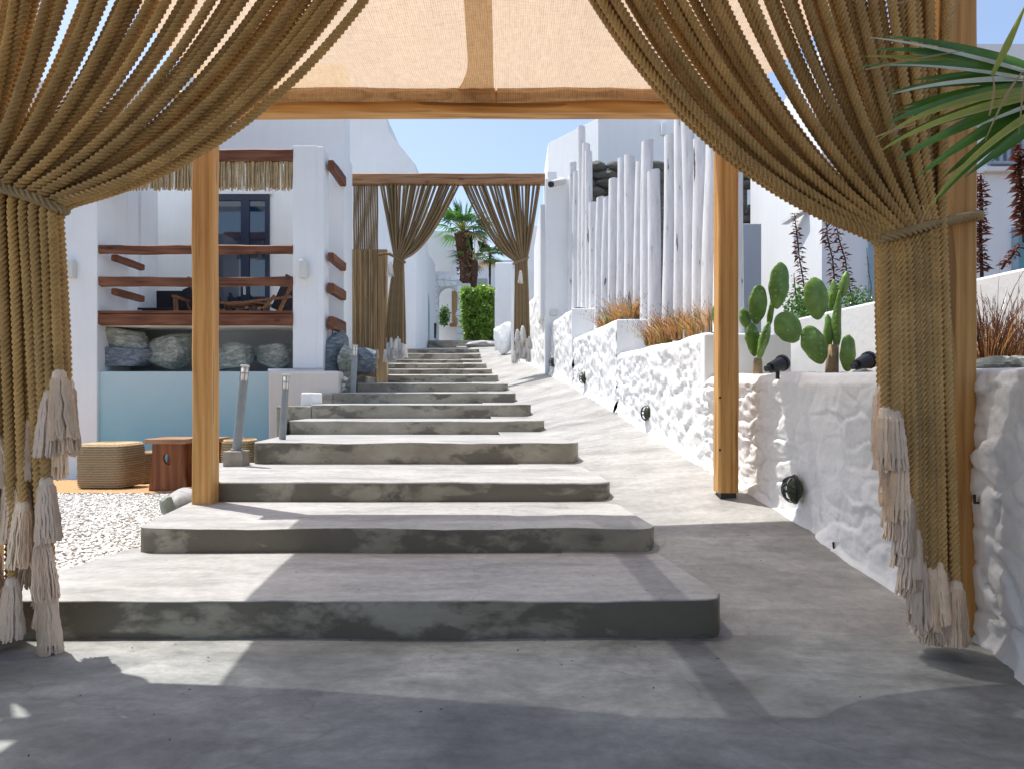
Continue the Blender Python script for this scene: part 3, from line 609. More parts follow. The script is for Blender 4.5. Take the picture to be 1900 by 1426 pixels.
# reed fringe under the roof beam
v = []; f = []; x = WX(160, HD)
while x < WX(541, HD):
    wd = random.uniform(.010, .022); zt_ = WZ(300, HD); zb_ = WZ(349, HD)+random.uniform(-.04, .03); y = HD+.03+random.uniform(-.03, .03); k = len(v)
    xo = random.uniform(-.02, .02)
    for (a, bb, xx) in ((0, zt_, 0), (wd, zt_, 0), (wd, zb_, xo), (0, zb_, xo)):
        v += [(x+a+xx, y-.006, bb), (x+a+xx, y+.006, bb)]
    f += [(k, k+2, k+4, k+6), (k+1, k+7, k+5, k+3), (k, k+1, k+3, k+2), (k+2, k+3, k+5, k+4), (k+4, k+5, k+7, k+6), (k+6, k+7, k+1, k)]
    x += wd*random.uniform(.35, .75)
o = fm('reed_fringe', v, f, FRINGE, hs); o['kind'] = 'stuff'
for k in range(60):
    pass
# terrace chairs
def chair(px, d, flip, lab):
    x = WX(px, d); z = DZ; t = empty('folding_chair', (x, d, z), lab, 'chair', 'wooden folding chairs on the terrace')
    s = -1 if flip else 1; wd = .6
    for y in (d-.3, d+.3):
        MB().bar((x-.38*s, y, z), (x+.15*s, y, z+.62), .05, .04).build('leg', CHAIRW, t); MB().bar((x+.42*s, y, z), (x-.12*s, y, z+.42), .05, .04).build('leg', CHAIRW, t)
        MB().bar((x-.4*s, y, z+.50), (x+.42*s, y, z+.60), .07, .035).build('armrest', CHAIRW, t); MB().bar((x+.2*s, y, z+.3), (x+.52*s, y, z+.98), .05, .04).build('back_post', CHAIRW, t)
    MB().bar((x-.32*s, d, z+.40), (x+.25*s, d, z+.30), .56, .035).build('seat', SLING, t); MB().bar((x+.24*s, d, z+.34), (x+.50*s, d, z+.92), .56, .03).build('backrest', SLING, t)
    MB().bar((x-.33*s, d-.3, z+.42), (x-.33*s, d+.3, z+.42), .04, .04).build('crossbar', CHAIRW, t)
def chair_f(px, d, lab):
    x = WX(px, d); z = DZ; t = empty('folding_chair', (x, d, z), lab, 'chair', 'wooden folding chairs on the terrace')
    for s in (-1, 1):
        MB().bar((x+.42*s, d-.3, z), (x+.36*s, d-.25, z+.62), .06, .05).build('leg', CHAIRW, t); MB().bar((x+.52*s, d+.3, z), (x+.36*s, d+.2, z+.62), .05, .05).build('leg', CHAIRW, t)
        MB().bar((x+.38*s, d-.35, z+.62), (x+.38*s, d+.35, z+.60), .07, .035).build('armrest', CHAIRW, t)
    MB().bar((x-.36, d-.2, z+.36), (x+.36, d-.2, z+.32), .06, .06).build('crossbar', CHAIRW, t)
    MB().hexa([(x-.36, d-.28), (x+.36, d-.28), (x+.34, d+.25), (x-.34, d+.25)], [z+.40, z+.40, z+.30, z+.30], [z+.43, z+.43, z+.33, z+.33]).build('seat', SLING, t)
    MB().hexa([(x-.38, d+.25), (x+.38, d+.25), (x+.38, d+.42), (x-.38, d+.42)], [z+.32, z+.32, z+.36, z+.36], z+.80).build('backrest', SLING, t)
chair_f(300, 11.9, 'dark sling chair with brown arms on the terrace left of the timber post')
chair(505, 11.8, False, 'folding chair leaning back beside the terrace pillar')
chair(418, 12.1, True, 'folding chair seen from the side in front of the navy door')
t = empty('terrace_table', (WX(465, 11.9), 11.9, DZ), 'low round dark table between the terrace chairs', 'table')
x = WX(462, 11.9); MB().tube([(x, 11.9, DZ+.50), (x, 11.9, DZ+.53)], .36, 24).build('tabletop', CHAIRW, t); MB().tube([(x, 11.9, DZ+.01), (x, 11.9, DZ+.5)], .05, 12).build('leg', SLING, t)
# far back volume of the left house (sloping parapet)
bv = empty('gabled_white_house', (-3, 20.3, 2.3), 'white house volume with a stepped sloping parapet behind the far rope curtain', 'building')
D2 = 20.3; o_ = [(600, 205), (704, 205), (716, 214), (720, 243), (771, 306), (771, 420), (771, 665), (600, 665)]
MB().prism([(WX(a, D2), WZ(b_, D2)) for a, b_ in o_][::-1], D2, D2+3).build('wall', WHITE_FAR, bv)
# boulders under the terrace
for i, (px0, px1, y0, y1, mt, lab) in enumerate(((190, 290, 612, 660, ROCK, 'dark grey slab boulder lying on top of the leftmost bluish boulder'), (195, 305, 648, 688, ROCK_B, 'long blue grey boulder at the left end under the balcony'), (278, 362, 612, 688, ROCK, 'pale leaning boulder just left of the timber post'), (396, 476, 638, 688, ROCK, 'layered squat boulder right of the timber post under the balcony'), (474, 545, 640, 688, ROCK, 'greenish boulder touching the balcony pillar'))):
    d = HD+.45; z0, z1 = WZ(y1, d)-.0, WZ(y0, d)
    zc = (z0+z1)/2+(.02 if i else .0)
    o = slab('boulder', (WX((px0+px1)/2, d), d, zc), ((px1-px0)/2/F*d*1.02, .32, (z1-z0)/2*(1.12 if i != 1 else 1.0)), mt, 11+i*3, (.22, .08, .30, -.05, .06)[i]); tag(o, lab, 'boulder')
for i, (px, py, rx, rz, d, lab, mt) in enumerate(((622, 655, 26, 38, 10.7, 'upright pale slate boulder right of the balcony pillar', ROCK_B), (604, 662, 18, 34, 10.9, 'darker boulder wedged behind the upright slate boulder', ROCK_B), (642, 672, 17, 32, 10.6, 'jagged grey boulder beside the third bollard lamp', ROCK), (676, 668, 20, 26, 11.6, 'blue grey boulder at the foot of the reed screen', ROCK_B))):
    o = slab('boulder', W(px, py+3, d), (rx/F*d*1.1, .3, rz/F*d*1.15), mt, 61+i*5, (-.25, .1, .3, .1)[i]); tag(o, lab, 'boulder')
for i in range(12):
    o = rock('pebble', W(626+random.uniform(0, 28), 700+random.uniform(0, 26), 10.2), (.05, .05, .045), LIGHTG if i % 2 else ROCK, 90+i, None, 2); tag(o, 'small rounded pebble in the heap beside the steps under the slate boulder', 'pebble', 'pebbles heaped beside the steps')
# low beige block wall and curbs left of the stairs
t = MB().box(WX(497, 9.98), WX(628, 9.98), 9.98, 10.32, -.5, WZ(688, 9.98)).build('low_block_wall', m_white('beige_plaster', (.66, .62, .57), .2, .6), bevel=.04); tag(t, 'low beige rendered block wall left of the stairs below the balcony pillar', 'wall')
for i, (px0, px1, y0, y1, d, dd) in enumerate(((536, 577, 753, 776, 8.36, 1.0), (558, 578, 728, 757, 8.6, .5), (575, 617, 731, 750, 9.88, .6), (594, 613, 708, 731, 10.1, .5), (512, 521, 753, 814, 7.2, .5), (655, 680, 697, 712, 11.2, .8), (672, 705, 683, 697, 12.9, .8))):
    o = pbox('step_curb', px0, px1, y0, y1+3, d, d+dd, WHITE if px1-px0 < 22 and i != 4 else RISER, None, .02, zb=-.3)
    tag(o, ('long grey curb continuing the sixth riser to the left', 'white curb block topping the sixth step curb', 'grey curb continuing the seventh riser to the left', 'small white curb block at the left end of the seventh step', 'thin upright brown curb behind the second bollard lamp', 'low rough curb beside the third bollard lamp', 'dark low curb in front of the reed screen')[i], 'curb')
for i, (px, py, rx, rz, d, ry) in enumerate(((334, 928, .13, .12, 4.95, .28), (418, 885, .22, .05, 5.2, .30))):
    o = rock('concrete_lobe', (WX(px+4, d), d+.1, WZ(py, d)-.03), (rx, ry, rz), TREAD, 5+i, None, 4, .05)
    o.data.polygons.foreach_set('use_smooth', np.ones(len(o.data.polygons), bool)); tag(o, ('rounded cement lobe beside the left rear timber post', 'rounded cement lobe carrying the first bollard lamp')[i], 'curb')
# pergola 2 (far)
P2 = 12.3
fp = empty('far_beam', W(825, 334, P2), 'weathered brown beam across the path carrying the far rope curtains', 'beam')
worn('beam', WX(642, P2), WX(1011, P2), P2-.08, P2+.1, WZ(343, P2), WZ(324, P2), 0, OLDWOOD, fp, .006, 40, .015, 8)
o = worn('post', WX(700, 12.6), WX(718, 12.6), 12.6, 12.72, 1.1, WZ(463, 12.6), 2, m_wood('pale_board', (.36, .24, .13), (.46, .33, .19), (.55, .42, .26), 2), None, .004, 12, .01, 4); tag(o, 'pale timber board standing at the right side of the reed screen', 'post')
rs_ = empty('reed_screen', (WX(675, 12.5), 12.5, 1.3), 'brown bamboo reed screen below the straight hanging ropes', 'screen')
for k in range(17):
    px = 650.5+k*2.95; q = 12.12+.02*math.sin(k*1.9); MB().tube([(WX(px, q), q, 1.2), (WX(px, q), q, WZ(463+random.uniform(-1, 1), q))], .0135*random.uniform(.9, 1.15), 7).build('reed', REED, rs_)
# ---- distant wall, arch, far houses
lw = empty('far_left_building', (-3, 20, 2.5), 'white house with a narrow pale blue arched door along the upper path', 'house')
MB().hexa([(WX(770, 22.4), 22.4), (WX(770, 22.4)-1.4, 22.4), (WX(797, 28)-1.4, 28), (WX(808, 28), 28)], 1.2, [WZ(430, 22.4)]*4).build('wall', WHITE_FAR, lw)
def arch_face(name, a, b_, z0, z1, mat, par, off=.03, n=10):
    a = Vector((a[0], a[1], 0)); b_ = Vector((b_[0], b_[1], 0)); T = b_-a; N = Vector((T.y, -T.x, 0)).normalized()
    wd = T.length/2; pts = [(0, z0)]+[(1, z0)]+[(.5+.5*math.cos(t), z1-wd+wd*math.sin(t)) for t in [math.pi*k/n for k in range(n+1)]]
    v = [a+T*u+Vector((0, 0, z)) for u, z in pts]; m = len(v); v += [p+N*off for p in v]
    mb = MB(); mb.add(v, [tuple(range(m)), tuple(range(2*m-1, m-1, -1))]+[(i, (i+1) % m, m+(i+1) % m, m+i) for i in range(m)]); return mb.build(name, mat, par)
def onw(px):      # point on the receding far-left wall seen at px
    a = Vector((WX(770, 22.4), 22.4)); b_ = Vector((WX(808, 28), 28)); best = None
    lo, hi = 0, 1
    for _ in range(40):
        m = (lo+hi)/2; p = a.lerp(b_, m)
        if 950+p.x/p.y*F < px: lo = m
        else: hi = m
    return a.lerp(b_, (lo+hi)/2)
a, b_ = onw(785), onw(795.5); arch_face('door', (a.x, a.y), (b_.x, b_.y), WZ(645, a.y), WZ(537, (a.y+b_.y)/2), PALEBLUE, lw, .04)
a, b_ = onw(773), onw(777); arch_face('window', (a.x, a.y), (b_.x, b_.y), WZ(592, a.y), WZ(535, a.y), PALEBLUE, lw, .04, 4)
AD = 28.0
ab = empty('stone_arch', (WX(830, AD), AD, 3), 'white garden arch faced with crazy paved stones at the end of the path', 'arch')
ax0, ax1, az0, az1 = WX(812, AD), WX(849, AD), 2.9, WZ(491+40, AD); cxm = (ax0+ax1)/2; ra = (ax1-ax0)/2; zsp = az1-ra
outer = [(WX(797, AD), az0), (WX(797, AD), WZ(504, AD)), (WX(835, AD), WZ(504, AD)), (WX(858, AD), WZ(526, AD)), (WX(872, AD), WZ(526, AD)), (WX(866, AD), az0)]
inner = [(ax0, az0)]+[(cxm-ra*math.cos(math.pi*k/12), zsp+ra*math.sin(math.pi*k/12)) for k in range(13)]+[(ax1, az0)]
MB().prism([outer[0], outer[1], outer[2], outer[3], outer[4], outer[5]]+inner[::-1], AD, AD+.6).build('wall', m_plain('arch_mortar', (.68, .69, .70), .8), ab)
def arch_ok(x, z):
    if z > WZ(506, AD): return False
    if x > WX(835, AD) and z > WZ(506, AD)-(x-WX(835, AD))*1.0: return False
    if WX(799, AD) > x or x > WX(866, AD) or z < az0: return False
    if z <= zsp: return not (ax0-.08 < x < ax1+.08)
    return math.hypot(x-cxm, z-zsp) > ra+.09
gx_, gz_ = [WX(797, AD)+.27*k for k in range(8)], [az0+.24*k for k in range(14)]
J = {(i, j): (gx_[i]+random.uniform(-.07, .07)+.1*(j % 2), gz_[j]+random.uniform(-.06, .06)) for i in range(8) for j in range(14)}
for i in range(7):
    for j in range(13):
        q = [J[(i, j)], J[(i+1, j)], J[(i+1, j+1)], J[(i, j+1)]]; cx_ = sum(p[0] for p in q)/4; cz_ = sum(p[1] for p in q)/4
        if arch_ok(cx_, cz_): MB().prism([(cx_+(p[0]-cx_)*.84, cz_+(p[1]-cz_)*.84) for p in q], AD-.05-.002*((i*3+j) % 5), AD+.02).build('stone', WHITE_FAR, ab)
box('rear_wall', -5, -1, 33, 33.3, 2.9, 6.2, GREY_PL, ab)
t = box('courtyard_screen', WX(838, 31), WX(850, 31), 31, 31.2, 2.9, WZ(540, 31), REED); tag(t, 'dark reed screen seen through the far arch', 'screen')
t = pbox('courtyard_bench', 815, 850, 606, 630, 30, 31, WHITE, None, zb=2.9); tag(t, 'low white bench wall seen through the far arch', 'wall')
t = pbox('flower_pot', 834, 848, 600, 606, 29.9, 30.2, TERRA); tag(t, 'long terracotta flower pot on the white bench behind the arch', 'flower pot')
fb = empty('far_house', (-3, 36, 3), 'white house far behind the hedge and palm', 'house')
pbox('wall', 770, 838, 429, 560, 31.5, 35, WHITE_FAR, fb, zb=2); pbox('wall', 838, 990, 483, 640, 36, 40, WHITE_FAR, fb, zb=2); pbox('balcony_wall', 886, 904, 517, 640, 34.5, 35, GREY_PL, fb, zb=2)
pbox('roof_room', 850, 905, 440, 483, 37, 39, WHITE_FAR, fb)
p2 = empty('white_gate_pillar', (WX(935, 20.5), 20.5, 2.4), 'white rendered gate pillar right of the green hedge', 'pillar')
pbox('shaft', 919, 952, 487, 650, 20.5, 21.1, WHITE, p2, .03, zb=2.1); pbox('base', 918, 953, 540, 650, 20.46, 20.48, WHITE, p2, 0, zb=2.1)
cw = empty('right_far_wall', (WX(980, 17), 17, 2), 'tall white wall with a narrow chimney beyond the far right curtain', 'wall')
pbox('wall', 948, 1004, 500, 660, 17.0, 19, WHITE_FAR, cw, zb=1.6); pbox('chimney', 978, 997, 420, 505, 17.05, 18, WHITE_FAR, cw)
o = rock('white_boulder', W(936, 628, 18.5), (.32, .3, .42), WHITE, 77, None, 3); tag(o, 'whitewashed boulder at the foot of the gate pillar', 'boulder')
o = rock('pale_boulder', W(893, 640, 22.6), (.55, .3, .18), TREAD, 79, None, 3); tag(o, 'flat pale boulder in front of the green hedge', 'boulder')
for y in (452, 460):
    o = MB().tube([W(980, y, 30), W(1003, y+3, 29)], .02, 5).build('power_cable', BLACK); tag(o, ('upper' if y == 452 else 'lower')+' thin black cable crossing the gap beside the far column', 'cable')
# ================================================================= NEAR PERGOLA
pg = empty('timber_pergola', (0, 3.6, 0), 'square pine pergola spanning the stairs with four posts', 'pergola')
PT = 2.86
def post(x0, x1, y0, zb, seed): return worn('post', x0, x1, y0, y0+.125, zb, PT-.002, 2, PINE, pg, .004, 50, .010, seed)
post(WX(355, 4.37), WX(355, 4.37)+.128, 4.37, WZ(938, 4.37), 11)
post(WX(1334, 4.36), WX(1334, 4.36)+.128, 4.36, WZ(914, 4.36), 12)
post(WX(1757, 2.69), WX(1757, 2.69)+.124, 2.69, .012, 13)
post(-2.22, -2.09, 2.69, .0, 14)
BZ0 = WZ(213, 4.4)
worn('beam', WX(352, 4.37)-.1, WX(1385, 4.37)+.05, 4.36, 4.49, BZ0, BZ0+.14, 0, PINE_X, pg, .005, 60, .012, 21)
worn('beam', -2.35, 2.1, 2.50, 2.62, PT, PT+.14, 0, PINE_X, pg, .005, 60, .012, 22)
for (x, y, z) in ((WX(1334, 4.36)+.064, 4.42, WZ(914, 4.36)), (WX(355, 4.37)+.064, 4.43, WZ(938, 4.37)), (WX(1757, 2.69)+.062, 2.75, .012)):
    box('post_foot', x-.05, x+.05, y-.05, y+.05, z-.12, z+.001, BLACK, pg)
# bolts in the rear right post
for (px, py) in ((1336, 737), (1336, 834)):
    MB().tube([W(px, py, 4.355), W(px, py, 4.38)], .008, 8).build('bolt', BLACK, pg)
# canopy
cn = empty('fabric_canopy', (0, 3.6, 2.9), 'sunlit tan burlap canopy stretched over the near pergola', 'canopy')
def can_z(x, y, drop=0):
    t = (y-2.6)/1.85; zb = (PT+.15)*(1-t)+(BZ0+.15)*t
    sag = .05*math.sin(math.pi*min(1, max(0, t)))
    fold = .018*np.sin((x+.2)*5+1.5*vn(x*1.5, y*1.2))+.012*vn(x*5, y*2.0)+.006*vn(x*16, y*3)
    return zb-sag+fold-drop
def cloth(name, xa0, xa1, xb0, xb1, y0, y1, mat, drop=0, n=70, m=50):
    U, Vv = np.meshgrid(np.linspace(0, 1, n), np.linspace(0, 1, m), indexing='ij')
    cv = Vv**1; X0 = xa0*(1-cv)+xb0*cv; X1 = xa1*(1-cv)+xb1*cv; X = X0*(1-U)+X1*U; Y = y0+(y1-y0)*Vv
    Z = np.zeros_like(X)
    t = (Y-2.6)/1.85; zb = (PT+.15)*(1-t)+(BZ0+.15)*t; fold = .016*np.sin((X+.2)*5+1.5*vn(X*1.5, Y*1.2))+.012*vn(X*4, Y*2.0)+.005*vn(X*16, Y*3)
    Z = zb-.05*np.sin(np.pi*np.clip(t, 0, 1))+fold*np.clip((1-t)*5+.2, 0, 1)-drop
    return grid(name, X, Y, Z, mat, cn)
cloth('canopy_cloth', -1.80, 1.80, -1.97, 1.52, 2.42, 4.44, BURLAP, 0, 130, 70)
# doubled seam strip, flaring at the rear
n = 40; Yv = np.linspace(2.43, 4.42, n); fl = np.clip((Yv-3.9)/.5, 0, 1)**2; xl_ = -.215-.0*Yv-.10*fl-.03*(Yv-2.62); xr_ = -.085-.018*(Yv-2.62)
U = np.linspace(0, 1, 10)[None]; Xs = xl_[:, None]*(1-U)+xr_[:, None]*U; Ys = np.repeat(Yv[:, None], 10, 1); t_ = (Ys-2.6)/1.85
Zs = (PT+.15)*(1-t_)+(BZ0+.15)*t_-.05*np.sin(np.pi*np.clip(t_, 0, 1))+(.016*np.sin((Xs+.2)*5+1.5*vn(Xs*1.5, Ys*1.2))+.012*vn(Xs*4, Ys*2.0)+.005*vn(Xs*16, Ys*3))*np.clip((1-t_)*5+.2, 0, 1)-.006
grid('seam_strip', Xs, Ys, Zs, HEM, cn)
# hem hanging over the front of the rear beam
for (pxa, pxb, dz) in ((395, 919, 0), (922, 1385, .0)):
    U, Vv = np.meshgrid(np.linspace(0, 1, 80), np.linspace(0, 1, 10), indexing='ij'); d = 4.34
    Xh = WX(pxa, d)+(WX(pxb, d)-WX(pxa, d))*U; zt_ = BZ0+.148; zb_ = BZ0+.062+.010*vn(Xh*3, Xh*0)-.012*np.abs(vn(Xh*1.1, Xh*0+3))
    Zh = zt_+(zb_-zt_)*Vv; Yh = 4.352-.018*np.sin(Vv*2.6)-.008*(1+vn(Xh*6, Vv*1.5))
    grid('hem', Xh, Yh, Zh, HEM, cn)
# unseen roof, added and sized to cast shade on the near floor
rf = empty('unseen_shade_roof', (0, 0, 3), 'added unseen roof shading the forecourt in front of the pergola', 'roof')
v = []; mb = MB(); mb.box(-2.3, 1.15, -4.5, 2.66, 3.16, 3.20).build('shade_roof_mat', REED, rf)
for x in (-2.2, 1.05): box('roof_beam', x-.06, x+.06, -4.5, 2.55, 3.04, 3.16, PINE_Y, rf)
for (x, y) in ((-2.2, -4), (1.05, -4)): box('shade_roof_post', x-.06, x+.06, y-.06, y+.06, 0, 3.04, PINE, rf)
# ================================================================= ROPE CURTAINS
def smooth_path(P, it):
    for _ in range(it): P[1:-1] = P[1:-1]*.5+(P[:-2]+P[2:])*.25
    return P
def resample(P, step):
    dd = np.r_[0, np.cumsum(np.linalg.norm(np.diff(P, axis=0), axis=1))]; n = max(3, int(dd[-1]/step)); s = np.linspace(0, dd[-1], n)
    return np.stack([np.interp(s, dd, P[:, k]) for k in range(3)], 1), s
def rope_mesh(name, P, rad, mat, parent, step=.0062, lay=.088, twist=True, nseg=16, ph=0.0):
    P, s = resample(P, step); Tn = np.gradient(P, axis=0); Tn /= np.linalg.norm(Tn, axis=1)[:, None]
    ref = np.array([0, 1.0, 0]); 
    if np.abs(Tn[:, 1]).max() > .9: ref = np.array([.3, .2, 1.0]); ref /= np.linalg.norm(ref)
    A = ref-Tn*(Tn@ref)[:, None]; A /= np.linalg.norm(A, axis=1)[:, None]; B = np.cross(Tn, A)
    k = np.arange(nseg); a0 = 2*np.pi*k/nseg
    prof = np.tile([.46, .88, 1.08, .88], 4)[:nseg] if twist else np.ones(nseg)
    ang = a0[None]+(2*np.pi*s/lay)[:, None]*(1 if twist else 0)+ph
    V = P[:, None]+rad*prof[None, :, None]*(np.cos(ang)[..., None]*A[:, None]+np.sin(ang)[..., None]*B[:, None])
    n = len(P); i = np.arange(n-1)[:, None]*nseg; j = k[None]; jn = (k[None]+1) % nseg
    q = np.stack([i+j, i+jn, i+nseg+jn, i+nseg+j], -1).reshape(-1, 4)
    return fm(name, V.reshape(-1, 3), q, mat, parent, True)
tmesh = {}
def make_tassel(seed, strands=84, ln=.20, rtop=.021, rbot=.035, mat=TASSEL):
    rs = np.random.default_rng(seed); v = []; f = []
    def tub(pts, r):
        k0 = len(v)
        for (x, y, z) in pts:
            for a in (0, 2.09, 4.19): v.append((x+r*math.cos(a), y+r*math.sin(a), z))
        for i in range(len(pts)-1):
            for j in range(3): f.append((k0+i*3+j, k0+i*3+(j+1) % 3, k0+(i+1)*3+(j+1) % 3, k0+(i+1)*3+j))
    lean = rs.uniform(-.012, .012)
    for k in range(strands):
        a = rs.random()*6.283; q = math.sqrt(rs.random()) if k > strands*.6 else 1
        L = ln*rs.uniform(.90, 1.03); pts = []; r0 = rtop*q; r1 = rbot*q*rs.uniform(.85, 1.1); w_ = rs.uniform(0, 6)
        for i in range(7):
            t = i/6; rr = r0*min(1, (t/.10+.35)) if t < .1 else r0+(r1-r0)*((t-.1)/.9)**.8
            pts.append((rr*math.cos(a)+.0022*math.sin(w_+t*17)+lean*t, rr*math.sin(a)+.0022*math.cos(w_*2+t*15), -t*L+.004))
        tub(pts, .0036)
    k0 = len(v); N = 12                       # wrapped head
    prof = [(0.0, .012), (.012, .010), (.019, .0), (.021, -.02), (.0205, -.035), (.022, -.05), (.026, -.10), (.030, -.16)]
    for (r_, z_) in prof:
        for j in range(N): v.append((r_*(1+.05*math.sin(j*5))*math.cos(j/N*6.283)*rtop/.021, r_*math.sin(j/N*6.283)*rtop/.021, z_*ln/.205))
    for i in range(len(prof)-1):
        for j in range(N): f.append((k0+i*N+j, k0+i*N+(j+1) % N, k0+(i+1)*N+(j+1) % N, k0+(i+1)*N+j))
    me = bpy.data.meshes.new('tassel'); me.from_pydata(v, [], f); me.update(); me.materials.append(mat); return me
NEAR_T = [make_tassel(s) for s in range(6)]; FAR_T = [make_tassel(50+s, 26, .2, .022, .046, TASSEL_W) for s in range(3)]
def add_tassel(par, p, meshes, sc=1, rx=0, ry=0):
    o = bpy.data.objects.new('tassel', random.choice(meshes)); C.objects.link(o); o.parent = par
    base = Vector((0, 0, 0)); q = par
    while q is not None: base += Vector(q.location); q = q.parent
    o.location = Vector(p)-base; o.scale = (sc, sc, sc*random.uniform(.95, 1.08)); o.rotation_euler = (rx, ry, random.uniform(0, 6.28)); return o
def curtain(label, D, n, topx, ytop, tie, tiew, tiey, botx, yend, rad, twist, ctl, sag, mat, tmeshes, layers=4, group=None, step=.0070, tsc=1.06):
    """topx/botx: (outer, inner) ranges in photograph columns; rope u=0 at the post side, u=1 at the inner side"""
    t = empty('rope_curtain', W(tie, ytop, D), label, 'curtain', group)
    for i in range(n):
        u = (i+.5)/n; ly = i % layers; jx = random.uniform(-1, 1)
        xt = topx[0]+(topx[1]-topx[0])*u+jx*.75*abs(topx[1]-topx[0])/n
        s = -1 if tiew[1] < tiew[0] else 1
        xk = tiew[0]+(tiew[1]-tiew[0])*u+random.uniform(-1, 1)*abs(tiew[1]-tiew[0])/n*.8
        dt = D+((i % 2)-.5)*rad*2.3+random.uniform(-.3, .3)*rad; dk = D+(ly-(layers-1)/2)*rad*1.9-.01
        yk = tiey(xk); dx = xt-xk
        p1x = xk+dx*ctl+random.uniform(-1, 1)*12*2.6/D; p1y = (ytop+yk)/2+sag*abs(dx)*random.uniform(.9, 1.04)
        ts_ = np.linspace(0, 1, 34)[:, None]
        bx = (1-ts_)**2*xt+2*ts_*(1-ts_)*p1x+ts_**2*xk; by = (1-ts_)**2*ytop+2*ts_*(1-ts_)*p1y+ts_**2*yk; bd = dt+(dk-dt)*ts_
        xb = botx[0]+(botx[1]-botx[0])*u+random.uniform(-1, 1)*abs(botx[1]-botx[0])/n*2.5
        ye = yend(u, ly, i); m = 24; tt = np.linspace(.03, 1, m)[:, None]
        ph = random.uniform(0, 6.28); am = 3.2*rad/.0185*2.62/D*.6
        cx_ = xk+(xb-xk)*np.minimum(1, tt*(ye-yk)/(680*2.62/D))**.8+am*np.sin(tt*4.5+ph)*tt; cy_ = yk+(ye-yk)*tt; cdp = dk+random.uniform(-.5, .5)*rad*tt+.0*tt
        px = np.r_[bx, cx_]; py = np.r_[by, cy_]; pd = np.r_[bd, cdp]
        Pw = np.concatenate([(px-950)/F*pd, pd, CZ+(HY-py)/F*pd], 1)
        Pw = smooth_path(Pw, 3)
        o = rope_mesh('rope', Pw, rad*random.uniform(.95, 1.06), mat, t, step, .088*rad/.0185, twist, 16 if twist else 6, ph)
        add_tassel(o, Pw[-1]+np.array([0, 0, .006]), tmeshes, tsc*random.uniform(1.0, 1.15), random.uniform(-.06, .06), random.uniform(-.05, .05))
    return t
def tie_rope(par, pts, rad, mat=None, twist=True):
    P = np.array([tuple(p) for p in pts], float)
    # Catmull style densify
    s = np.arange(len(P)); q = np.linspace(0, len(P)-1, 60); P = np.stack([np.interp(q, s, P[:, k]) for k in range(3)], 1); P = smooth_path(P, 6)
    return rope_mesh('tie_rope', P, rad, mat or TIE, par, .0062 if twist else .02, .088, twist, 16 if twist else 6)
rr_ = .0174
def yeL(u, ly, i):
    if u > .94: return 692+random.uniform(0, 50)
    if u > .84: return random.choice([745, 790, 905])+random.uniform(-15, 15)
    return random.choice([770, 800, 880, 925, 985, 1040, 1075, 1090])+random.uniform(-18, 18)
LC = curtain('thick twisted rope curtain with pink tassels tied back at the left edge', 2.58, 47, (-215, 765), -135, 0, (-118, 108), lambda x: 350+max(0, x)*.30, (-128, 152), yeL, rr_, True, .58, .30, ROPE, NEAR_T, 4)
tie_rope(LC, [W(-110, 350, 2.66), W(-60, 342, 2.50), W(0, 347, 2.475), W(60, 366, 2.475), W(105, 386, 2.50), W(122, 392, 2.56), W(116, 388, 2.66), W(60, 370, 2.72), W(-110, 350, 2.72)], .0185)
def yeR(u, ly, i):
    base = 1068-330*max(0, u-.42)/.58; base += random.uniform(-70, 20)
    if u > .93: base = 705+random.uniform(0, 60)
    if u < .2: base = 1060+random.uniform(-20, 30)
    return max(700, min(1085, base))
RC = curtain('thick twisted rope curtain with pink tassels tied to the right front post', 2.56, 44, (1772, 1012), -135, 0, (1748, 1632), lambda x: 443-(x-1632)*.12, (1768, 1640), yeR, rr_, True, .62, .30, ROPE, NEAR_T, 4)
tie_rope(RC, [W(1640, 446, 2.66), W(1625, 446, 2.55), W(1632, 444, 2.49), W(1680, 432, 2.465), W(1740, 415, 2.49), W(1790, 404, 2.63), W(1815, 400, 2.67), W(1818, 400, 2.74), W(1800, 402, 2.84)], .0185)
# far curtains
frad = .0185
FG = 'far rope curtains hung from the weathered beam'
def yf(u, ly, i): return 642-8*u+random.uniform(-16, 10)
A_ = curtain('slim rope curtain on the far beam swept to the left beside the reed screen', P2, 42, (704, 852), 342, 0, (733, 748), lambda x: 480, (716, 750), yf, frad, False, .42, .62, FARROPE, FAR_T, 4, FG, .06)
B_ = curtain('slim rope curtain on the far beam swept right against the white column', P2, 42, (1004, 858), 342, 0, (977, 957), lambda x: 484, (984, 954), lambda u, ly, i: 645+random.uniform(-30, 10), frad, False, .42, .62, FARROPE, FAR_T, 4, FG, .06)
st = empty('rope_curtain', W(680, 343, P2), 'straight row of hanging ropes at the left end of the far beam', 'curtain', FG)
for k in range(12):
    px = 657+k*3.9; dd = P2+.02*((k % 3)-1); ye = random.uniform(640, 655) if k > 6 else random.uniform(630, 642)
    Pw = np.array([W(px+.4*math.sin(j*1.7+k), 343+(ye-343)*j/12, dd) for j in range(13)]); o = rope_mesh('rope', Pw, frad*.95, FARROPE, st, .06, .05, False, 6)
    add_tassel(o, Pw[-1], FAR_T, .85)
tie_rope(A_, [W(723, 470, P2-.1), W(733, 478, P2-.2), W(750, 488, P2-.2), W(752, 487, P2), W(718, 470, P2+.1), W(700, 474, P2+.1)], .022, FARROPE, False)
tie_rope(B_, [W(953, 490, P2-.05), W(957, 488, P2-.2), W(978, 480, P2-.2), W(980, 478, P2+.1)], .022, FARROPE, False)
for (c_, px, py, k) in ((A_, 724, 487, 1.3), (B_, 966, 503, 1.1), (B_, 970, 606, 1.3), (B_, 960, 612, 1.1)): add_tassel(c_, W(px, py, P2-.22), FAR_T, k)
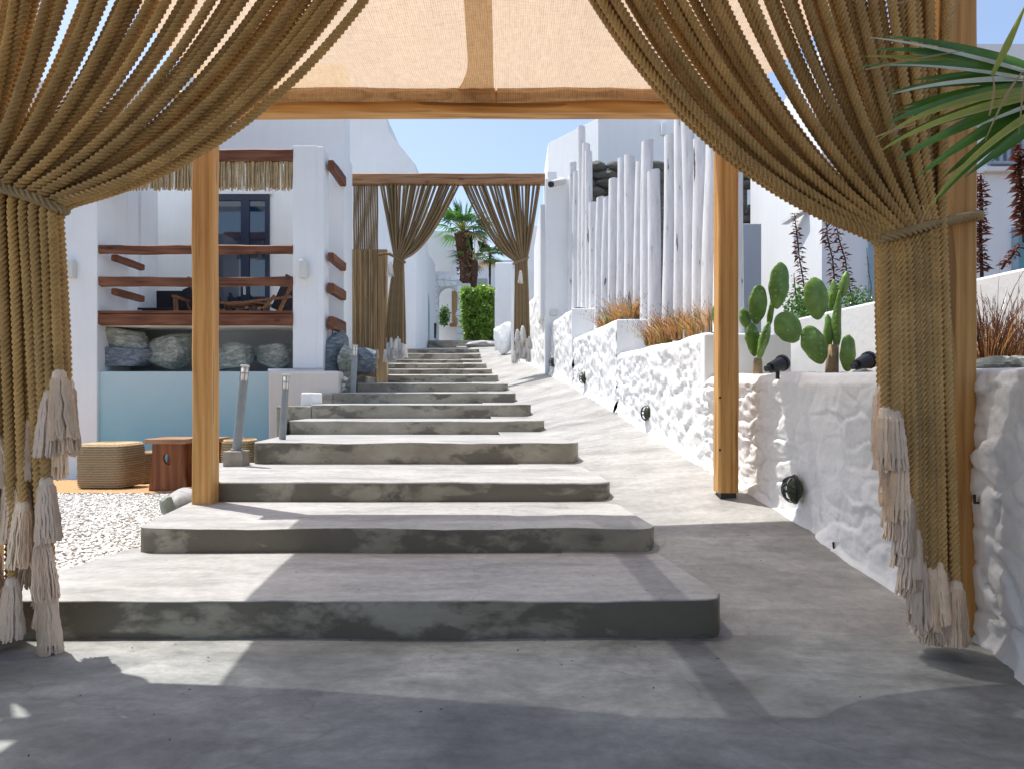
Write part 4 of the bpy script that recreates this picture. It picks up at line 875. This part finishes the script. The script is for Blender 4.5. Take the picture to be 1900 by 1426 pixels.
# ================================================================= OBJECTS ON THE LEFT
def pouf(px0, px1, y0, y1, d, lab):
    a = (px1-px0)/2/F*d*1.02; x = WX((px0+px1)/2, d+a*.35); z0 = gz(d)+.035; z1 = WZ(y0, d); n = 150; rows = 76; v = []
    H = z1-z0
    path = []                              # bottom centre, side, top centre
    for t in np.linspace(0, 1, rows):
        if t < .62: s_ = t/.62; path.append((1-.07*abs(2*s_-1)**4-.015*math.sin(s_*3.14), s_, 1))
        else: s_ = (t-.62)/.38; path.append(((1-s_)*.925, 1+.03*math.sin(s_*1.57), 0))
    for i, (rr, zz, side) in enumerate(path):
        rid = .018*abs(math.sin(i*math.pi/2+.0)) if side else 0; rz = .014*abs(math.sin(i*math.pi/2)) if not side else 0
        for j in range(n):
            an = j/n*2*math.pi; c_, s_ = math.cos(an), math.sin(an); k = 1/(abs(c_)**5+abs(s_)**5)**.2
            kn = .0035*math.sin(j*2.1+i*1.57); q = a*rr*k+rid*(1 if rr > .9 else 0)+kn
            v.append((x+q*c_, d+a+q*s_, z0+H*zz+rz+kn*.5))
    f = np.array([(i*n+j, i*n+(j+1) % n, (i+1)*n+(j+1) % n, (i+1)*n+j) for i in range(rows-1) for j in range(n)])
    return tag(fm('woven_pouf', v, f, JUTE, None, True), lab, 'pouf')
pouf(145, 236, 826, 905, 8.15, 'large square woven jute pouf at the left of the mat'); pouf(244, 286, 840, 898, 9.1, 'smaller jute pouf half hidden behind the large one')
pouf(412, 466, 818, 852, 7.4, 'low jute pouf behind the first bollard lamp')
Y, X = np.meshgrid(np.linspace(7.85, 10.0, 70), np.linspace(-7.0, -3.4, 140), indexing='ij')
ed = np.minimum(np.clip((Y-7.85)*8, 0, 1), 1); tag(grid('coir_mat', X, Y+.03*vn(X*6, Y*6)*(ed < 1), gz(Y)+.006+.02*ed+.008*np.abs(vn(X*30, Y*30)), RUG), 'orange brown coir mat under the poufs and stools', 'mat')
def stool(px0, px1, d, lab, hole=True):
    x0, x1 = WX(px0, d), WX(px1, d); z0 = gz(d)+.03; z1 = z0+.56; xc = (x0+x1)/2; h = (x1-x0)/2
    t = empty('teak_stool', (xc, d, z0), lab, 'stool')
    for y in (d, d+.36):
        N = 40; out = []; inn = []
        for k in range(N):
            a = 2*math.pi*k/N+.001; c_, s_ = math.cos(a), math.sin(a); zc = z0+.27; hw = h*.98; hh = .27
            m = max(abs(c_)/1, abs(s_)/1); px_, pz_ = c_/m, s_/m
            tt = (pz_+1)/2; ww = hw*(1-.20*tt-.05*math.sin(tt*3.14)); out.append((xc+px_*ww, zc+pz_*hh)); inn.append((xc+.05*c_, zc+.09+.062*s_-.02*c_))
        v = [(a, y, b2) for a, b2 in out]+[(a, y, b2) for a, b2 in inn]+[(a, y+.05, b2) for a, b2 in out]+[(a, y+.05, b2) for a, b2 in inn]; f = []
        for k in range(N):
            q = (k+1) % N; f += [(k, q, N+q, N+k), (2*N+k, 3*N+k, 3*N+q, 2*N+q), (k, 2*N+k, 2*N+q, q), (N+k, N+q, 3*N+q, 3*N+k)]
        mb = MB(); mb.add(v, f); mb.build('side_panel', TEAK, t)
    box('stool_top', x0-.02, x1+.02, d-.05, d+.46, z1-.018, z1+.04, TEAK_TOP, t, .008)
    box('stretcher', xc-.03, xc+.03, d+.05, d+.36, z0+.1, z0+.15, TEAK, t)
stool(275, 345, 7.95, 'dark teak stool with an oval cut hole on the mat'); stool(330, 396, 8.6, 'second teak stool mostly hidden by the rear left post')
o = rock('corner_stone', W(431, 900, 5.0), (.06, .06, .09), GREY_PL, 400, None, 2)
bpy.data.objects.remove(o)
o = rock('corner_stone', W(311, 938, 4.75), (.05, .05, .08), m_plain('green_stone', (.30, .33, .28), .7), 401, None, 2); tag(o, 'small greenish angular stone at the gravel edge by the cement lobe', 'stone')
# bollard lamps
def bollard(pb, pt, yh, d, rad, lab, basebox=True):
    t = empty('bollard_lamp', W(pb[0], pb[1], d), lab, 'bollard lamp', 'grey bollard lamps beside the stairs')
    a = W(pb[0], pb[1]-(24 if basebox else 0), d+.0); c_ = W(pt[0], pt[1], d-.02); k = (pb[1]-yh)/(pb[1]-pt[1]); m_ = a.lerp(c_, (pb[1]-(24 if basebox else 0)-yh)/(pb[1]-(24 if basebox else 0)-pt[1])); ax = (c_-a).normalized()
    MB().tube([a, m_], rad, 20).build('pole', GREYM, t, False); MB().tube([m_, c_-ax*.012], rad*.78, 16).build('lens', LAMPG, t, True)
    for q in range(4):
        an = q*1.57+.5; o_ = Vector((math.cos(an), math.sin(an), 0))*rad*.86; MB().tube([m_+o_, c_+o_-ax*.01], .0035, 5).build('cage_bar', GREYM, t)
    mid = m_.lerp(c_, .5); MB().tube([mid-ax*.003, mid+ax*.003], rad*.92, 16).build('cage_ring', GREYM, t); MB().tube([c_-ax*.014, c_], rad*.97, 16).build('cap', LIGHTG, t)
    if basebox:
        b2 = W(pb[0], pb[1], d); s_ = .078; box('base_block', b2.x-s_, b2.x+s_, d-s_, d+s_, b2.z-.02, b2.z+.105, CONBOX, t, .008); MB().tube([a-ax*.01, a+ax*.015], rad*1.35, 18).build('collar', GREYM, t)
bollard((439, 860), (455, 677), 707, 5.42, .034, 'tallest leaning bollard lamp on a concrete block at the stair edge')
bollard((524, 814), (531, 694), 722, 6.05, .030, 'middle bollard lamp in front of the low beige wall', False)
bollard((655, 728), (659, 640), 660, 10.15, .043, 'farthest bollard lamp in front of the slate boulders', False)
cb = MB().tube([W(457, 845, 5.5), W(462, 868, 5.48), W(475, 873, 5.42), W(492, 875, 5.38)], .006, 6).build('lamp_cable', LIGHTG); tag(cb, 'pale loose cable running from the first bollard block onto the tread', 'cable')
# ================================================================= RIGHT WALL FITTINGS
def bulkhead(px, py, sz, i, lab):
    d = wall_at(px)-.01; x = WX(px, d); z = WZ(py, d); t = empty('bulkhead_light', (x, d, z), lab, 'wall light', 'black caged lights set in the whitewashed wall')
    h = sz/F*d/2; bm = bmesh.new(); bmesh.ops.create_uvsphere(bm, u_segments=16, v_segments=10, radius=1)
    for v in bm.verts: v.co = Vector((x-.02+v.co.x*.045, d+v.co.y*h*.62, z+v.co.z*h))
    me = bpy.data.meshes.new('lens'); bm.to_mesh(me); bm.free(); me.polygons.foreach_set('use_smooth', np.ones(len(me.polygons), bool)); link('lens', me, m_plain('smoked_lens', (.06, .08, .04), .25, .5), t)
    for k in range(-1, 2):
        pts = [(x-.035-.052*math.cos(a), d+h*.62*(k*.5)*math.cos(a)*1.05, z+h*1.04*math.sin(a)) for a in np.linspace(-1.5, 1.5, 11)]; MB().tube(pts, .004, 5).build('cage_bar', BLACK, t)
        pts = [(x-.035-.050*math.cos(a), d+h*.66*math.sin(a), z+k*h*.5+.02*a) for a in np.linspace(-1.5, 1.5, 11)]; MB().tube(pts, .004, 5).build('cage_bar', BLACK, t)
    pts = [(x-.02, d+h*.70*math.cos(a), z+h*1.08*math.sin(a)) for a in np.linspace(0, 6.283, 21)]; MB().tube(pts, .010, 6).build('rim', BLACK, t)
for i, (px, py, sz, lab) in enumerate(((1481, 907, 46, 'nearest black caged wall light right of the rear post'), (1207, 766, 27, 'black caged wall light on the sunlit middle of the wall'), (1087, 701, 20, 'small caged wall light farther up the ramp'), (1028, 672, 15, 'farthest caged wall light beside the white column'))): bulkhead(px, py, sz, i, lab)
for i, (px, py) in enumerate(((1561, 1012), (1828, 926))):
    d = wall_at(px)-.01; x = WX(px, d)-.03; z = WZ(py, d); o = MB().tube([(x+.03, d, z-.012), (x-.01, d, z-.012), (x-.012, d, z+.02)], .006, 6).build('wall_hook', BLACK); tag(o, ('black hook on the shaded wall left of the rope curtain', 'small black peg on the wall right of the front post')[i], 'hook')
def spot(px, py, d, lab):
    p = W(px, py, d); t = empty('garden_spotlight', p, lab, 'spotlight'); MB().tube([p+Vector((-.05, -.02, -.005)), p+Vector((.03, .02, .022))], [.03, .042], 16).build('housing', BLACK, t)
    MB().tube([p+Vector((.03, .02, .022)), p+Vector((.045, .028, .028))], .048, 16).build('rim', BLACK, t); MB().tube([p+Vector((-.055, -.022, -.006)), p+Vector((-.08, -.03, -.012))], .018, 10).build('cable_gland', BLACK, t); MB().tube([p+Vector((0, 0, 0)), p+Vector((-.0, 0, -.07))], .012, 8).build('stake', BLACK, t)
spot(1443, 681, 3.95, 'black garden spotlight between the two prickly pears'); spot(1604, 676, 3.7, 'black garden spotlight beside the rope curtain')
# ================================================================= PLANTS
def pad(par, c, w_, h_, rot, yaw, seed):
    bm = bmesh.new(); bmesh.ops.create_uvsphere(bm, u_segments=28, v_segments=20, radius=1); cr, sr = math.cos(rot), math.sin(rot); cy, sy = math.cos(yaw), math.sin(yaw)
    for v in bm.verts:
        x, y, z = v.co; tp = 1-.22*max(0, -z)**1.5; k = .10*h_/.13
        X_ = x*w_*tp*(1+.03*math.sin(z*9+seed)); Y_ = y*(.020+.008*(1-abs(z))); Z_ = z*h_
        Y_ += .010*mnoise.noise(Vector((x*2, z*2, seed)))
        X2, Y2 = X_*cy-Y_*sy, X_*sy+Y_*cy
        v.co = Vector((X2*cr+Z_*sr, Y2, -X2*sr+Z_*cr))+Vector(c)
    me = bpy.data.meshes.new('pad'); bm.to_mesh(me); bm.free(); me.polygons.foreach_set('use_smooth', np.ones(len(me.polygons), bool)); return link('pad', me, CACT, par)
def cactus(d, pads, trunk, lab):
    t = empty('prickly_pear', W(trunk[0], trunk[1], d), lab, 'cactus'); 
    MB().tube([W(trunk[0], trunk[1]+10, d), W(trunk[0]+trunk[2]*.3, trunk[1]-20, d), W(trunk[0]+trunk[2], trunk[3], d)], [trunk[4]*1.1/F*d, trunk[4]/F*d, trunk[4]*.8/F*d], 12).build('trunk', CACT_B, t, True)
    for i, (px, py, w_, h_, r_, yw, dd) in enumerate(pads): pad(t, W(px, py, d+dd), w_/F*d, h_/F*d, r_, yw, i*3.1)
cactus(4.55, [(1406, 565, 18, 37, .08, .1, .02), (1445, 530, 21, 44, .10, .2, 0), (1397, 630, 17, 32, -.12, .4, .03), (1417, 632, 15, 36, .28, .9, -.03), (1383, 592, 12, 22, -.2, .4, .05), (1430, 580, 5, 30, .15, .2, .02)], (1406, 692, 0, 664, 8), 'prickly pear right of the rear post with one tall upright pad')
cactus(4.30, [(1462, 608, 26, 31, -.55, .1, -.04), (1514, 554, 24, 40, -.1, .1, 0), (1511, 640, 24, 38, -.42, .1, -.02), (1566, 528, 9, 26, .22, .8, .04), (1553, 600, 7, 62, .05, .9, .02), (1573, 655, 17, 34, .02, .2, -.04), (1537, 620, 11, 38, 0, .5, .05), (1545, 548, 6, 30, .1, 1.0, .06)], (1543, 692, 4, 640, 11), 'larger prickly pear with spreading pads beside the rope curtain')
o = t
pr = pad(bpy.data.objects.new('x', None), (0, 0, 0), .1, .1, 0, 0, 0); bpy.data.objects.remove(pr)
t = empty('prickly_pear', W(1328, 585, 5.2), 'cactus pad peeking out left of the rear right post', 'cactus'); pad(t, W(1331, 584, 5.3), .05, .10, .05, .3, 4)
def blades(name, base, n, h, spread, lean, mats, lab, cat, group=None, wd=.004, fuzz=0):
    """tuft: each blade a bent tapering strip"""
    v = []; f = []; mi = []
    for k in range(n):
        a = random.uniform(0, 6.283); r_ = spread*math.sqrt(random.random())*.6; L = h*random.uniform(.45, 1.0)*(1 if random.random() < .85 else 1.3); q = random.uniform(.15, 1.5)*lean
        x, y, z = base[0]+r_*math.cos(a), base[1]+r_*math.sin(a)*.8, base[2]-.01; dx, dy = math.cos(a), math.sin(a); b0 = len(v); w_ = wd*random.uniform(.6, 1.2); pa = a+1.57; i_m = random.choices(range(len(mats)), [m[1] for m in mats])[0]; L *= 1.35 if i_m == len(mats)-1 else 1
        for i in range(5):
            t = i/4; rr = q*L*t*t; zz = z+L*t*(1-.25*q*t); ww = w_*(1-t*.85); cx_, cy_ = x+dx*rr, y+dy*rr
            v += [(cx_+ww*math.cos(pa), cy_+ww*math.sin(pa), zz), (cx_-ww*math.cos(pa), cy_-ww*math.sin(pa), zz)]
        for i in range(4): f.append((b0+2*i, b0+2*i+1, b0+2*i+3, b0+2*i+2)); mi.append(i_m)
        if fuzz and random.random() < fuzz:       # seed head twigs
            for s_ in range(4):
                bb = len(v); t = .6+.1*s_; rr = q*L*t*t; px_, py_, pz_ = x+dx*rr, y+dy*rr, z+L*t*(1-.25*q*t); e = random.uniform(-1, 1)*.03; v += [(px_, py_, pz_), (px_+.004, py_, pz_+.002), (px_+e, py_+e*.5, pz_+.035)]; f.append((bb, bb+1, bb+2)); mi.append(len(mats)-1)
    o = fm(name, v, f, [m[0] for m in mats]); o.data.polygons.foreach_set('material_index', np.array(mi, np.int32)); return tag(o, lab, cat, group)
GM = [(GRASS_R, 7), (GRASS_G, 2), (GRASS_D, 1.6)]; GG = 'rusty grass tufts in the stepped planter'
for (px, py, d, h, n, lab) in ((1083, 612, 8.9, .30, 260, 'rusty grass tuft at the far left of the upper planter'), (1103, 603, 8.5, .34, 240, 'green tinged grass tuft between two rusty ones in the upper planter'), (1124, 599, 8.2, .36, 260, 'rusty grass tuft next to the lowest logs'), (1173, 592, 7.75, .34, 300, 'orange grass tuft standing alone on the middle ledge between logs'),
    (1206, 640, 6.9, .32, 300, 'leftmost rusty grass tuft of the lower planter'), (1236, 634, 6.6, .40, 340, 'tall brown grass tuft second from the left in the lower planter'), (1262, 628, 6.3, .30, 320, 'rusty grass tuft in the middle of the lower planter'), (1292, 624, 6.0, .34, 320, 'orange grass tuft third from the rear post'), (1318, 616, 5.75, .32, 260, 'orange grass tuft touching the rear right post')):
    x = max(WX(px, d), wallP(d)[0]+.2)
    blades('grass_tuft', (x, d, WZ(py, d)), n, h*.85, .17, .85, GM if 'green' not in lab else [(GRASS_R, 3), (GRASS_G, 5), (GRASS_D, 1)], lab, 'grass', GG, .0045, .3)
for (px, d, h, n, lab) in ((1835, 3.25, .34, 420, 'large rusty grass clump right of the front post'), (1880, 3.35, .32, 380, 'rusty grass clump at the right edge of the photo')):
    blades('grass_tuft', (WX(px, d), d, 1.07), n, h, .20, .6, [(GRASS_R, 4), (GRASS_D, 4)], lab, 'grass', None, .0032, .4)
def leafy(name, pts, n, ls, mat, lab, cat, stem=.006, wid=.35, parent=None, rad=.05):
    t = empty(name, pts[0], lab, cat); MB().tube(pts, [stem*1.2]+[stem]*(len(pts)-2)+[stem*.5], 6).build('stem', BARK, t)
    P = np.array([tuple(p) for p in pts]); v = []; f = []
    for k in range(n):
        u = (k+.5)/n*(len(P)-1)*.92+.08*(len(P)-1); i = min(int(u), len(P)-2); c_ = P[i]+(P[i+1]-P[i])*(u-i); a = k*2.4; el = random.uniform(-.3, .6); L = ls*random.uniform(.6, 1.1)*(1 if k < n*.9 else .7)
        dr_ = np.array([math.cos(a)*math.cos(el), math.sin(a)*math.cos(el), math.sin(el)]); sd_ = np.array([-math.sin(a), math.cos(a), .3])*L*wid; q = len(v); m_ = c_+dr_*L*.5+np.array([0, 0, .004])
        v += [c_, m_+sd_*.5, c_+dr_*L+np.array([0, 0, -.25*L]), m_-sd_*.5]; f.append((q, q+1, q+2, q+3))
    fm('foliage', v, f, mat, t); return t
def lp(a, b_, d, n=6, wob=3): return [W(a[0]+(b_[0]-a[0])*k/n+(random.uniform(-wob, wob) if 0 < k < n else 0), a[1]+(b_[1]-a[1])*k/n, d) for k in range(n+1)]
leafy('spurge_stem', lp((1503, 640), (1474, 396), 6.6), 150, .085, REDLEAF, 'tall dark red leafy stem left behind the cactus pads', 'plant')
leafy('spurge_stem', lp((1562, 640), (1533, 400), 6.5), 140, .085, REDLEAF, 'tall dark red stem with orange tip behind the larger prickly pear', 'plant')
leafy('spurge_stem', lp((1598, 630), (1550, 410), 6.7), 140, .08, REDLEAF, 'leaning dark red stem next to the rope curtain', 'plant')
leafy('spurge_stem', lp((1492, 620), (1473, 510), 6.4), 50, .06, REDLEAF, 'short dark red stem just above the cactus pads', 'plant')
leafy('climbing_plant', lp((1822, 520), (1820, 322), 4.6, 6, 2), 210, .075, REDLEAF, 'dark red climbing plant right behind the front post', 'plant', .01)
leafy('climbing_plant', lp((1902, 450), (1888, 268), 4.4, 6, 3), 260, .08, REDLEAF, 'dark red climbing plant at the right edge of the photo', 'plant', .012)
leafy('low_red_plant', lp((1858, 500), (1892, 455), 4.4, 4, 2), 60, .055, REDLEAF, 'small dark red sprig above the retaining wall at the right edge', 'plant')
leafy('spindly_plant', lp((1620, 600), (1608, 460), 5.8, 6, 3), 30, .035, SHRUB, 'thin wispy plant just left of the rope curtain', 'plant', .003)
def bush(name, c, r_, n, ls, mats, lab, cat, seed=1):
    rs = np.random.default_rng(seed); p = rs.normal(size=(n, 3)); p /= np.linalg.norm(p, axis=1)[:, None]; rad = rs.random(n)**.45; p = p*rad[:, None]*(1+.25*vn(p[:, 0]*2.2+seed, p[:, 1]*2.2, p[:, 2]*2.2))[:, None]*np.array(r_)[None]+np.array(c)[None]
    a = rs.normal(size=(n, 3)); a /= np.linalg.norm(a, axis=1)[:, None]; b2 = np.cross(a, rs.normal(size=(n, 3))); b2 /= np.linalg.norm(b2, axis=1)[:, None]; L = ls*rs.uniform(.6, 1.2, (n, 1))
    V = np.stack([p, p+a*L*.5+b2*L*.28, p+a*L, p+a*L*.5-b2*L*.28], 1).reshape(-1, 3); f = np.arange(4*n).reshape(-1, 4); return fm(name, V, f, mats)
o = bush('green_shrub', W(1500, 575, 5.9), (.20, .2, .20), 1500, .035, SHRUB, None, None, 3); tag(o, 'small green leafy shrub between the two prickly pears', 'shrub')
o = bush('green_shrub', W(1590, 560, 6.1), (.16, .15, .16), 600, .03, SHRUB, None, None, 4); tag(o, 'sparse green shrub beside the rope curtain', 'shrub')
# hedge
n = 14000; rs = np.random.default_rng(5); hx0, hx1, hd = WX(858, 24.3), WX(922, 24.3), 24.3
p = np.stack([rs.uniform(hx0, hx1, n), hd+rs.random(n)**1.6*1.2, rs.uniform(WZ(640, hd), WZ(533, hd), n)], 1)
bl = fbm(p[:, 0]*2.2, p[:, 2]*2.2, 0, 3); p[:, 1] -= .45*bl; p[:, 2] += .18*vn(p[:, 0]*4, p[:, 1]*4); p[:, 0] += .15*vn(p[:, 2]*3, p[:, 1]*3)
a = rs.normal(size=(n, 3)); a /= np.linalg.norm(a, axis=1)[:, None]; b2 = np.cross(a, rs.normal(size=(n, 3))); b2 /= np.linalg.norm(b2, axis=1)[:, None]; L = .12*rs.uniform(.5, 1.2, (n, 1))
V = np.stack([p, p+a*L*.5+b2*L*.3, p+a*L, p+a*L*.5-b2*L*.3], 1).reshape(-1, 3); tag(fm('hedge', V, np.arange(4*n).reshape(-1, 4), HEDGE), 'bright green leafy hedge at the end of the path', 'hedge')
o = bush('potted_plant', W(824, 588, 29.5), (.25, .2, .45), 700, .12, SHRUB, None, None, 9); tag(o, 'dark green plant seen through the far arch', 'plant')
o = MB().tube([W(806, 628, 27.6), W(807, 600, 27.6)], .07, 8).build('closed_parasol', BLACK); tag(o, 'small dark upright stake beside the far arch', 'stake')
# fan palms
def fan(par, base, dirv, up, L, n, mat, w_=.05, droop=.2, spreadang=2.6, name='frond'):
    base = Vector(base); dv = Vector(dirv).normalized(); sd_ = dv.cross(Vector(up)).normalized(); v = []; f = []
    for k in range(n):
        a = (k/(n-1)-.5)*spreadang; dd = dv*math.cos(a)+sd_*math.sin(a); LL = L*(1-.25*abs(a)/1.3)*random.uniform(.9, 1.05); sv = dd.cross(Vector(up)).normalized()*w_; q = len(v); m_ = base+dd*LL*.5+Vector((0, 0, .02))
        v += [base+dd*.05*L, m_+sv, base+dd*LL+Vector((0, 0, -droop*LL)), m_-sv]; f.append((q, q+1, q+2, q+3))
    return fm(name, v, f, mat, par)
def palm(x, d, z0, z1, r0, L, nf, lab, seed, leaning=0, petiole=.6, low=-.5):
    random.seed(seed); t = empty('fan_palm', (x, d, z0), lab, 'palm tree'); n = 12; MB().tube([(x+leaning*(k/n)**1.3, d, z0+(z1-z0)*k/n) for k in range(n+1)], [r0*(.9+.15*math.sin(k*1.3)) for k in range(n+1)], 14).build('trunk', BARK, t)
    v = []; f = []
    for k in range(int(900*r0)+60):             # old leaf bases
        u = random.random(); a = random.random()*6.283; c_ = Vector((x+leaning*u**1.3+r0*.9*math.cos(a), d+r0*.9*math.sin(a), z0+(z1-z0)*u)); o_ = Vector((math.cos(a), math.sin(a), random.uniform(-.2, .9)))*r0*.35; s_ = Vector((-math.sin(a), math.cos(a), 0))*r0*.16; q = len(v)
        v += [c_-s_, c_+s_, c_+o_, c_-Vector((0, 0, r0*.2))]; f += [(q, q+1, q+2), (q, q+2, q+3)]
    fm('leaf_base', v, f, m_plain('leaf_base_fibre', (.30, .19, .14), .95, .1, .5, 30), t)['kind'] = 'stuff'
    top = Vector((x+leaning, d, z1))
    for k in range(nf):
        a = k*2.4; el = random.uniform(low, 1.35); dv = Vector((math.cos(a)*math.cos(el), math.sin(a)*math.cos(el), math.sin(el))); b2 = top+dv*petiole*L; MB().tube([top, top+dv*petiole*L*.5+Vector((0, 0, .04)), b2], .018, 5).build('petiole', PALM_YEL, t); fan(t, b2, dv+Vector((0, 0, -.15)), (0, 0, 1) if abs(dv.z) < .8 else (1, 0, 0), L, 15, PALM if el > -.2 or random.random() < .3 else PALM_DRY, L*.045)
    return t
palm(WX(873, 29.2), 29.2, 2.9, WZ(432, 29.2), .36, 1.1, 34, 'shaggy trunked fan palm rising above the stone arch', 31, -.30)
palm(WX(878, 29), 29, 2.9, WZ(484, 29), .16, .95, 10, 'shorter fan palm leaning out beside the shaggy palm', 32, .05, .5, -.2)
palm(WX(909, 30), 30, 2.9, WZ(474, 30), .055, .75, 14, 'slim young palm with a thin dark trunk right of the shaggy palm', 33, 0, .4, -.6)
# near palm leaf entering from the right
random.seed(99)
np_ = empty('near_fan_palm', (2.75, 2.1, 1.0), 'green fan palm reaching in from the right edge in front of the post', 'palm tree')
MB().tube([(2.75, 2.1, .9), (2.72, 2.12, 1.6), (2.7, 2.1, 2.05)], [.14, .13, .12], 14).build('trunk', BARK, np_)
def leaflet(par, pts, w_, mat, fold=.5):
    P = [Vector(p) for p in pts]; n = 16; v = []; f = []
    for i in range(n+1):
        t = i/n; c_ = P[0]*(1-t)**2+P[1]*2*t*(1-t)+P[2]*t*t; tn = ((P[1]-P[0])*(1-t)+(P[2]-P[1])*t).normalized(); s_ = tn.cross(Vector((0, -1, .25))).normalized(); nn = s_.cross(tn); ww = w_*(min(1, .45+t*1.6) if t < .4 else 1)*1.5*max(0, 1-max(0, t-.35)/.65)**.8+.0008
        v += [c_+s_*ww+nn*ww*fold, c_-nn*ww*.15, c_-s_*ww+nn*ww*fold]
    for i in range(n): f += [(3*i, 3*i+1, 3*i+4, 3*i+3), (3*i+1, 3*i+2, 3*i+5, 3*i+4)]
    return fm('leaflet', v, f, mat, par, True)
PALM_GLINT = m_leaf('palm_leaf_painted_glint', (.50, .56, .44), (.72, .76, .66), .2, 9)  # pale leaflet colour paints the sky's gloss on the fronds
hub = W(2010, 165, 2.08)
for i, (tx, ty, cx_, cy_, w_, dd, mt) in enumerate(((1640, 68, 1800, 82, .013, -.02, PALM), (1618, 92, 1790, 92, .014, 0, PALM), (1602, 105, 1780, 105, .012, .03, PALM_YEL), (1590, 124, 1790, 112, .013, -.03, PALM), (1640, 176, 1790, 140, .016, 0, PALM), (1640, 232, 1790, 165, .016, -.04, PALM),
        (1650, 265, 1800, 190, .017, .02, PALM), (1655, 215, 1800, 158, .014, .04, PALM), (1660, 300, 1810, 210, .016, -.03, PALM), (1700, 330, 1830, 225, .016, 0, PALM), (1740, 372, 1840, 240, .014, .03, PALM), (1720, 390, 1830, 235, .008, -.08, PALM_YEL), (1632, 282, 1740, 205, .009, -.07, PALM_YEL), (1628, 262, 1755, 165, .009, -.06, PALM_YEL), (1790, 330, 1900, 240, .014, 0, PALM), (1840, 300, 1930, 220, .014, .04, PALM),
        (1655, 175, 1790, 138, .0065, -.05, PALM_GLINT), (1705, 212, 1800, 182, .005, -.05, PALM_GLINT), (1612, 70, 1750, 84, .005, -.04, PALM_GLINT), (1640, 122, 1760, 116, .004, -.05, PALM_GLINT), (1800, 240, 1880, 205, .005, -.05, PALM_GLINT), (1690, 150, 1860, 130, .016, .06, PALM), (1670, 200, 1850, 150, .017, .06, PALM), (1750, 330, 1870, 225, .017, .06, PALM), (1690, 100, 1850, 110, .015, .05, PALM), (1675, 250, 1850, 180, .016, .05, PALM), (1760, 290, 1880, 205, .017, .04, PALM))):
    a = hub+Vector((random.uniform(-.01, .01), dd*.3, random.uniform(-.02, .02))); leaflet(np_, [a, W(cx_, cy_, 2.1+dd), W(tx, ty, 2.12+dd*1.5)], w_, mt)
for (x0_, y0_, x1_, y1_, x2_, y2_, w_, mt) in ((1840, 140, 1880, 60, 1905, 5, .007, PALM_YEL), (1835, 215, 1850, 160, 1840, 140, .0025, PALM_DRY), (1896, 135, 1860, 180, 1828, 262, .0022, PALM_DRY), (1905, 100, 1896, 180, 1890, 250, .0022, PALM_DRY), (1760, 35, 1775, 15, 1783, -10, .002, PALM_DRY), (1640, 14, 1665, 8, 1690, 0, .0015, PALM_DRY), (1605, 130, 1700, 108, 1790, 95, .002, PALM_DRY), (1625, 255, 1660, 240, 1700, 230, .002, PALM_DRY), (1710, 380, 1722, 400, 1706, 415, .0015, PALM_DRY)):
    leaflet(np_, [W(x0_, y0_, 2.02), W(x1_, y1_, 2.02), W(x2_, y2_, 2.02)], w_, mt)
n = 70; v = []; f = []
for k in range(n):
    y = random.uniform(1.75, 4.2); x = random.uniform(-1.6, 1.5); z = (float(ramp_z(x, y)) if x > 1.10-.11*y and y > 2.7 else (.0 if y < 2.68 else (.15 if y < 3.5 and x < .7 else None)))
    if z is None: continue
    a = random.uniform(0, 6.28); l = random.uniform(.004, .011); q = len(v); z += .010; v += [(x-l*math.cos(a), y-l*math.sin(a), z), (x+l*.3*math.sin(a), y-l*.3*math.cos(a), z+.002), (x+l*math.cos(a), y+l*math.sin(a), z+.001), (x-l*.3*math.sin(a), y+l*.3*math.cos(a), z+.003)]; f.append((q, q+1, q+2, q+3))
tag(fm('leaf_litter', v, f, BARK), kind='stuff')
print('objects', len(bpy.data.objects), 'tris', sum(len(o.data.polygons) for o in bpy.data.objects if o.type == 'MESH')*2)
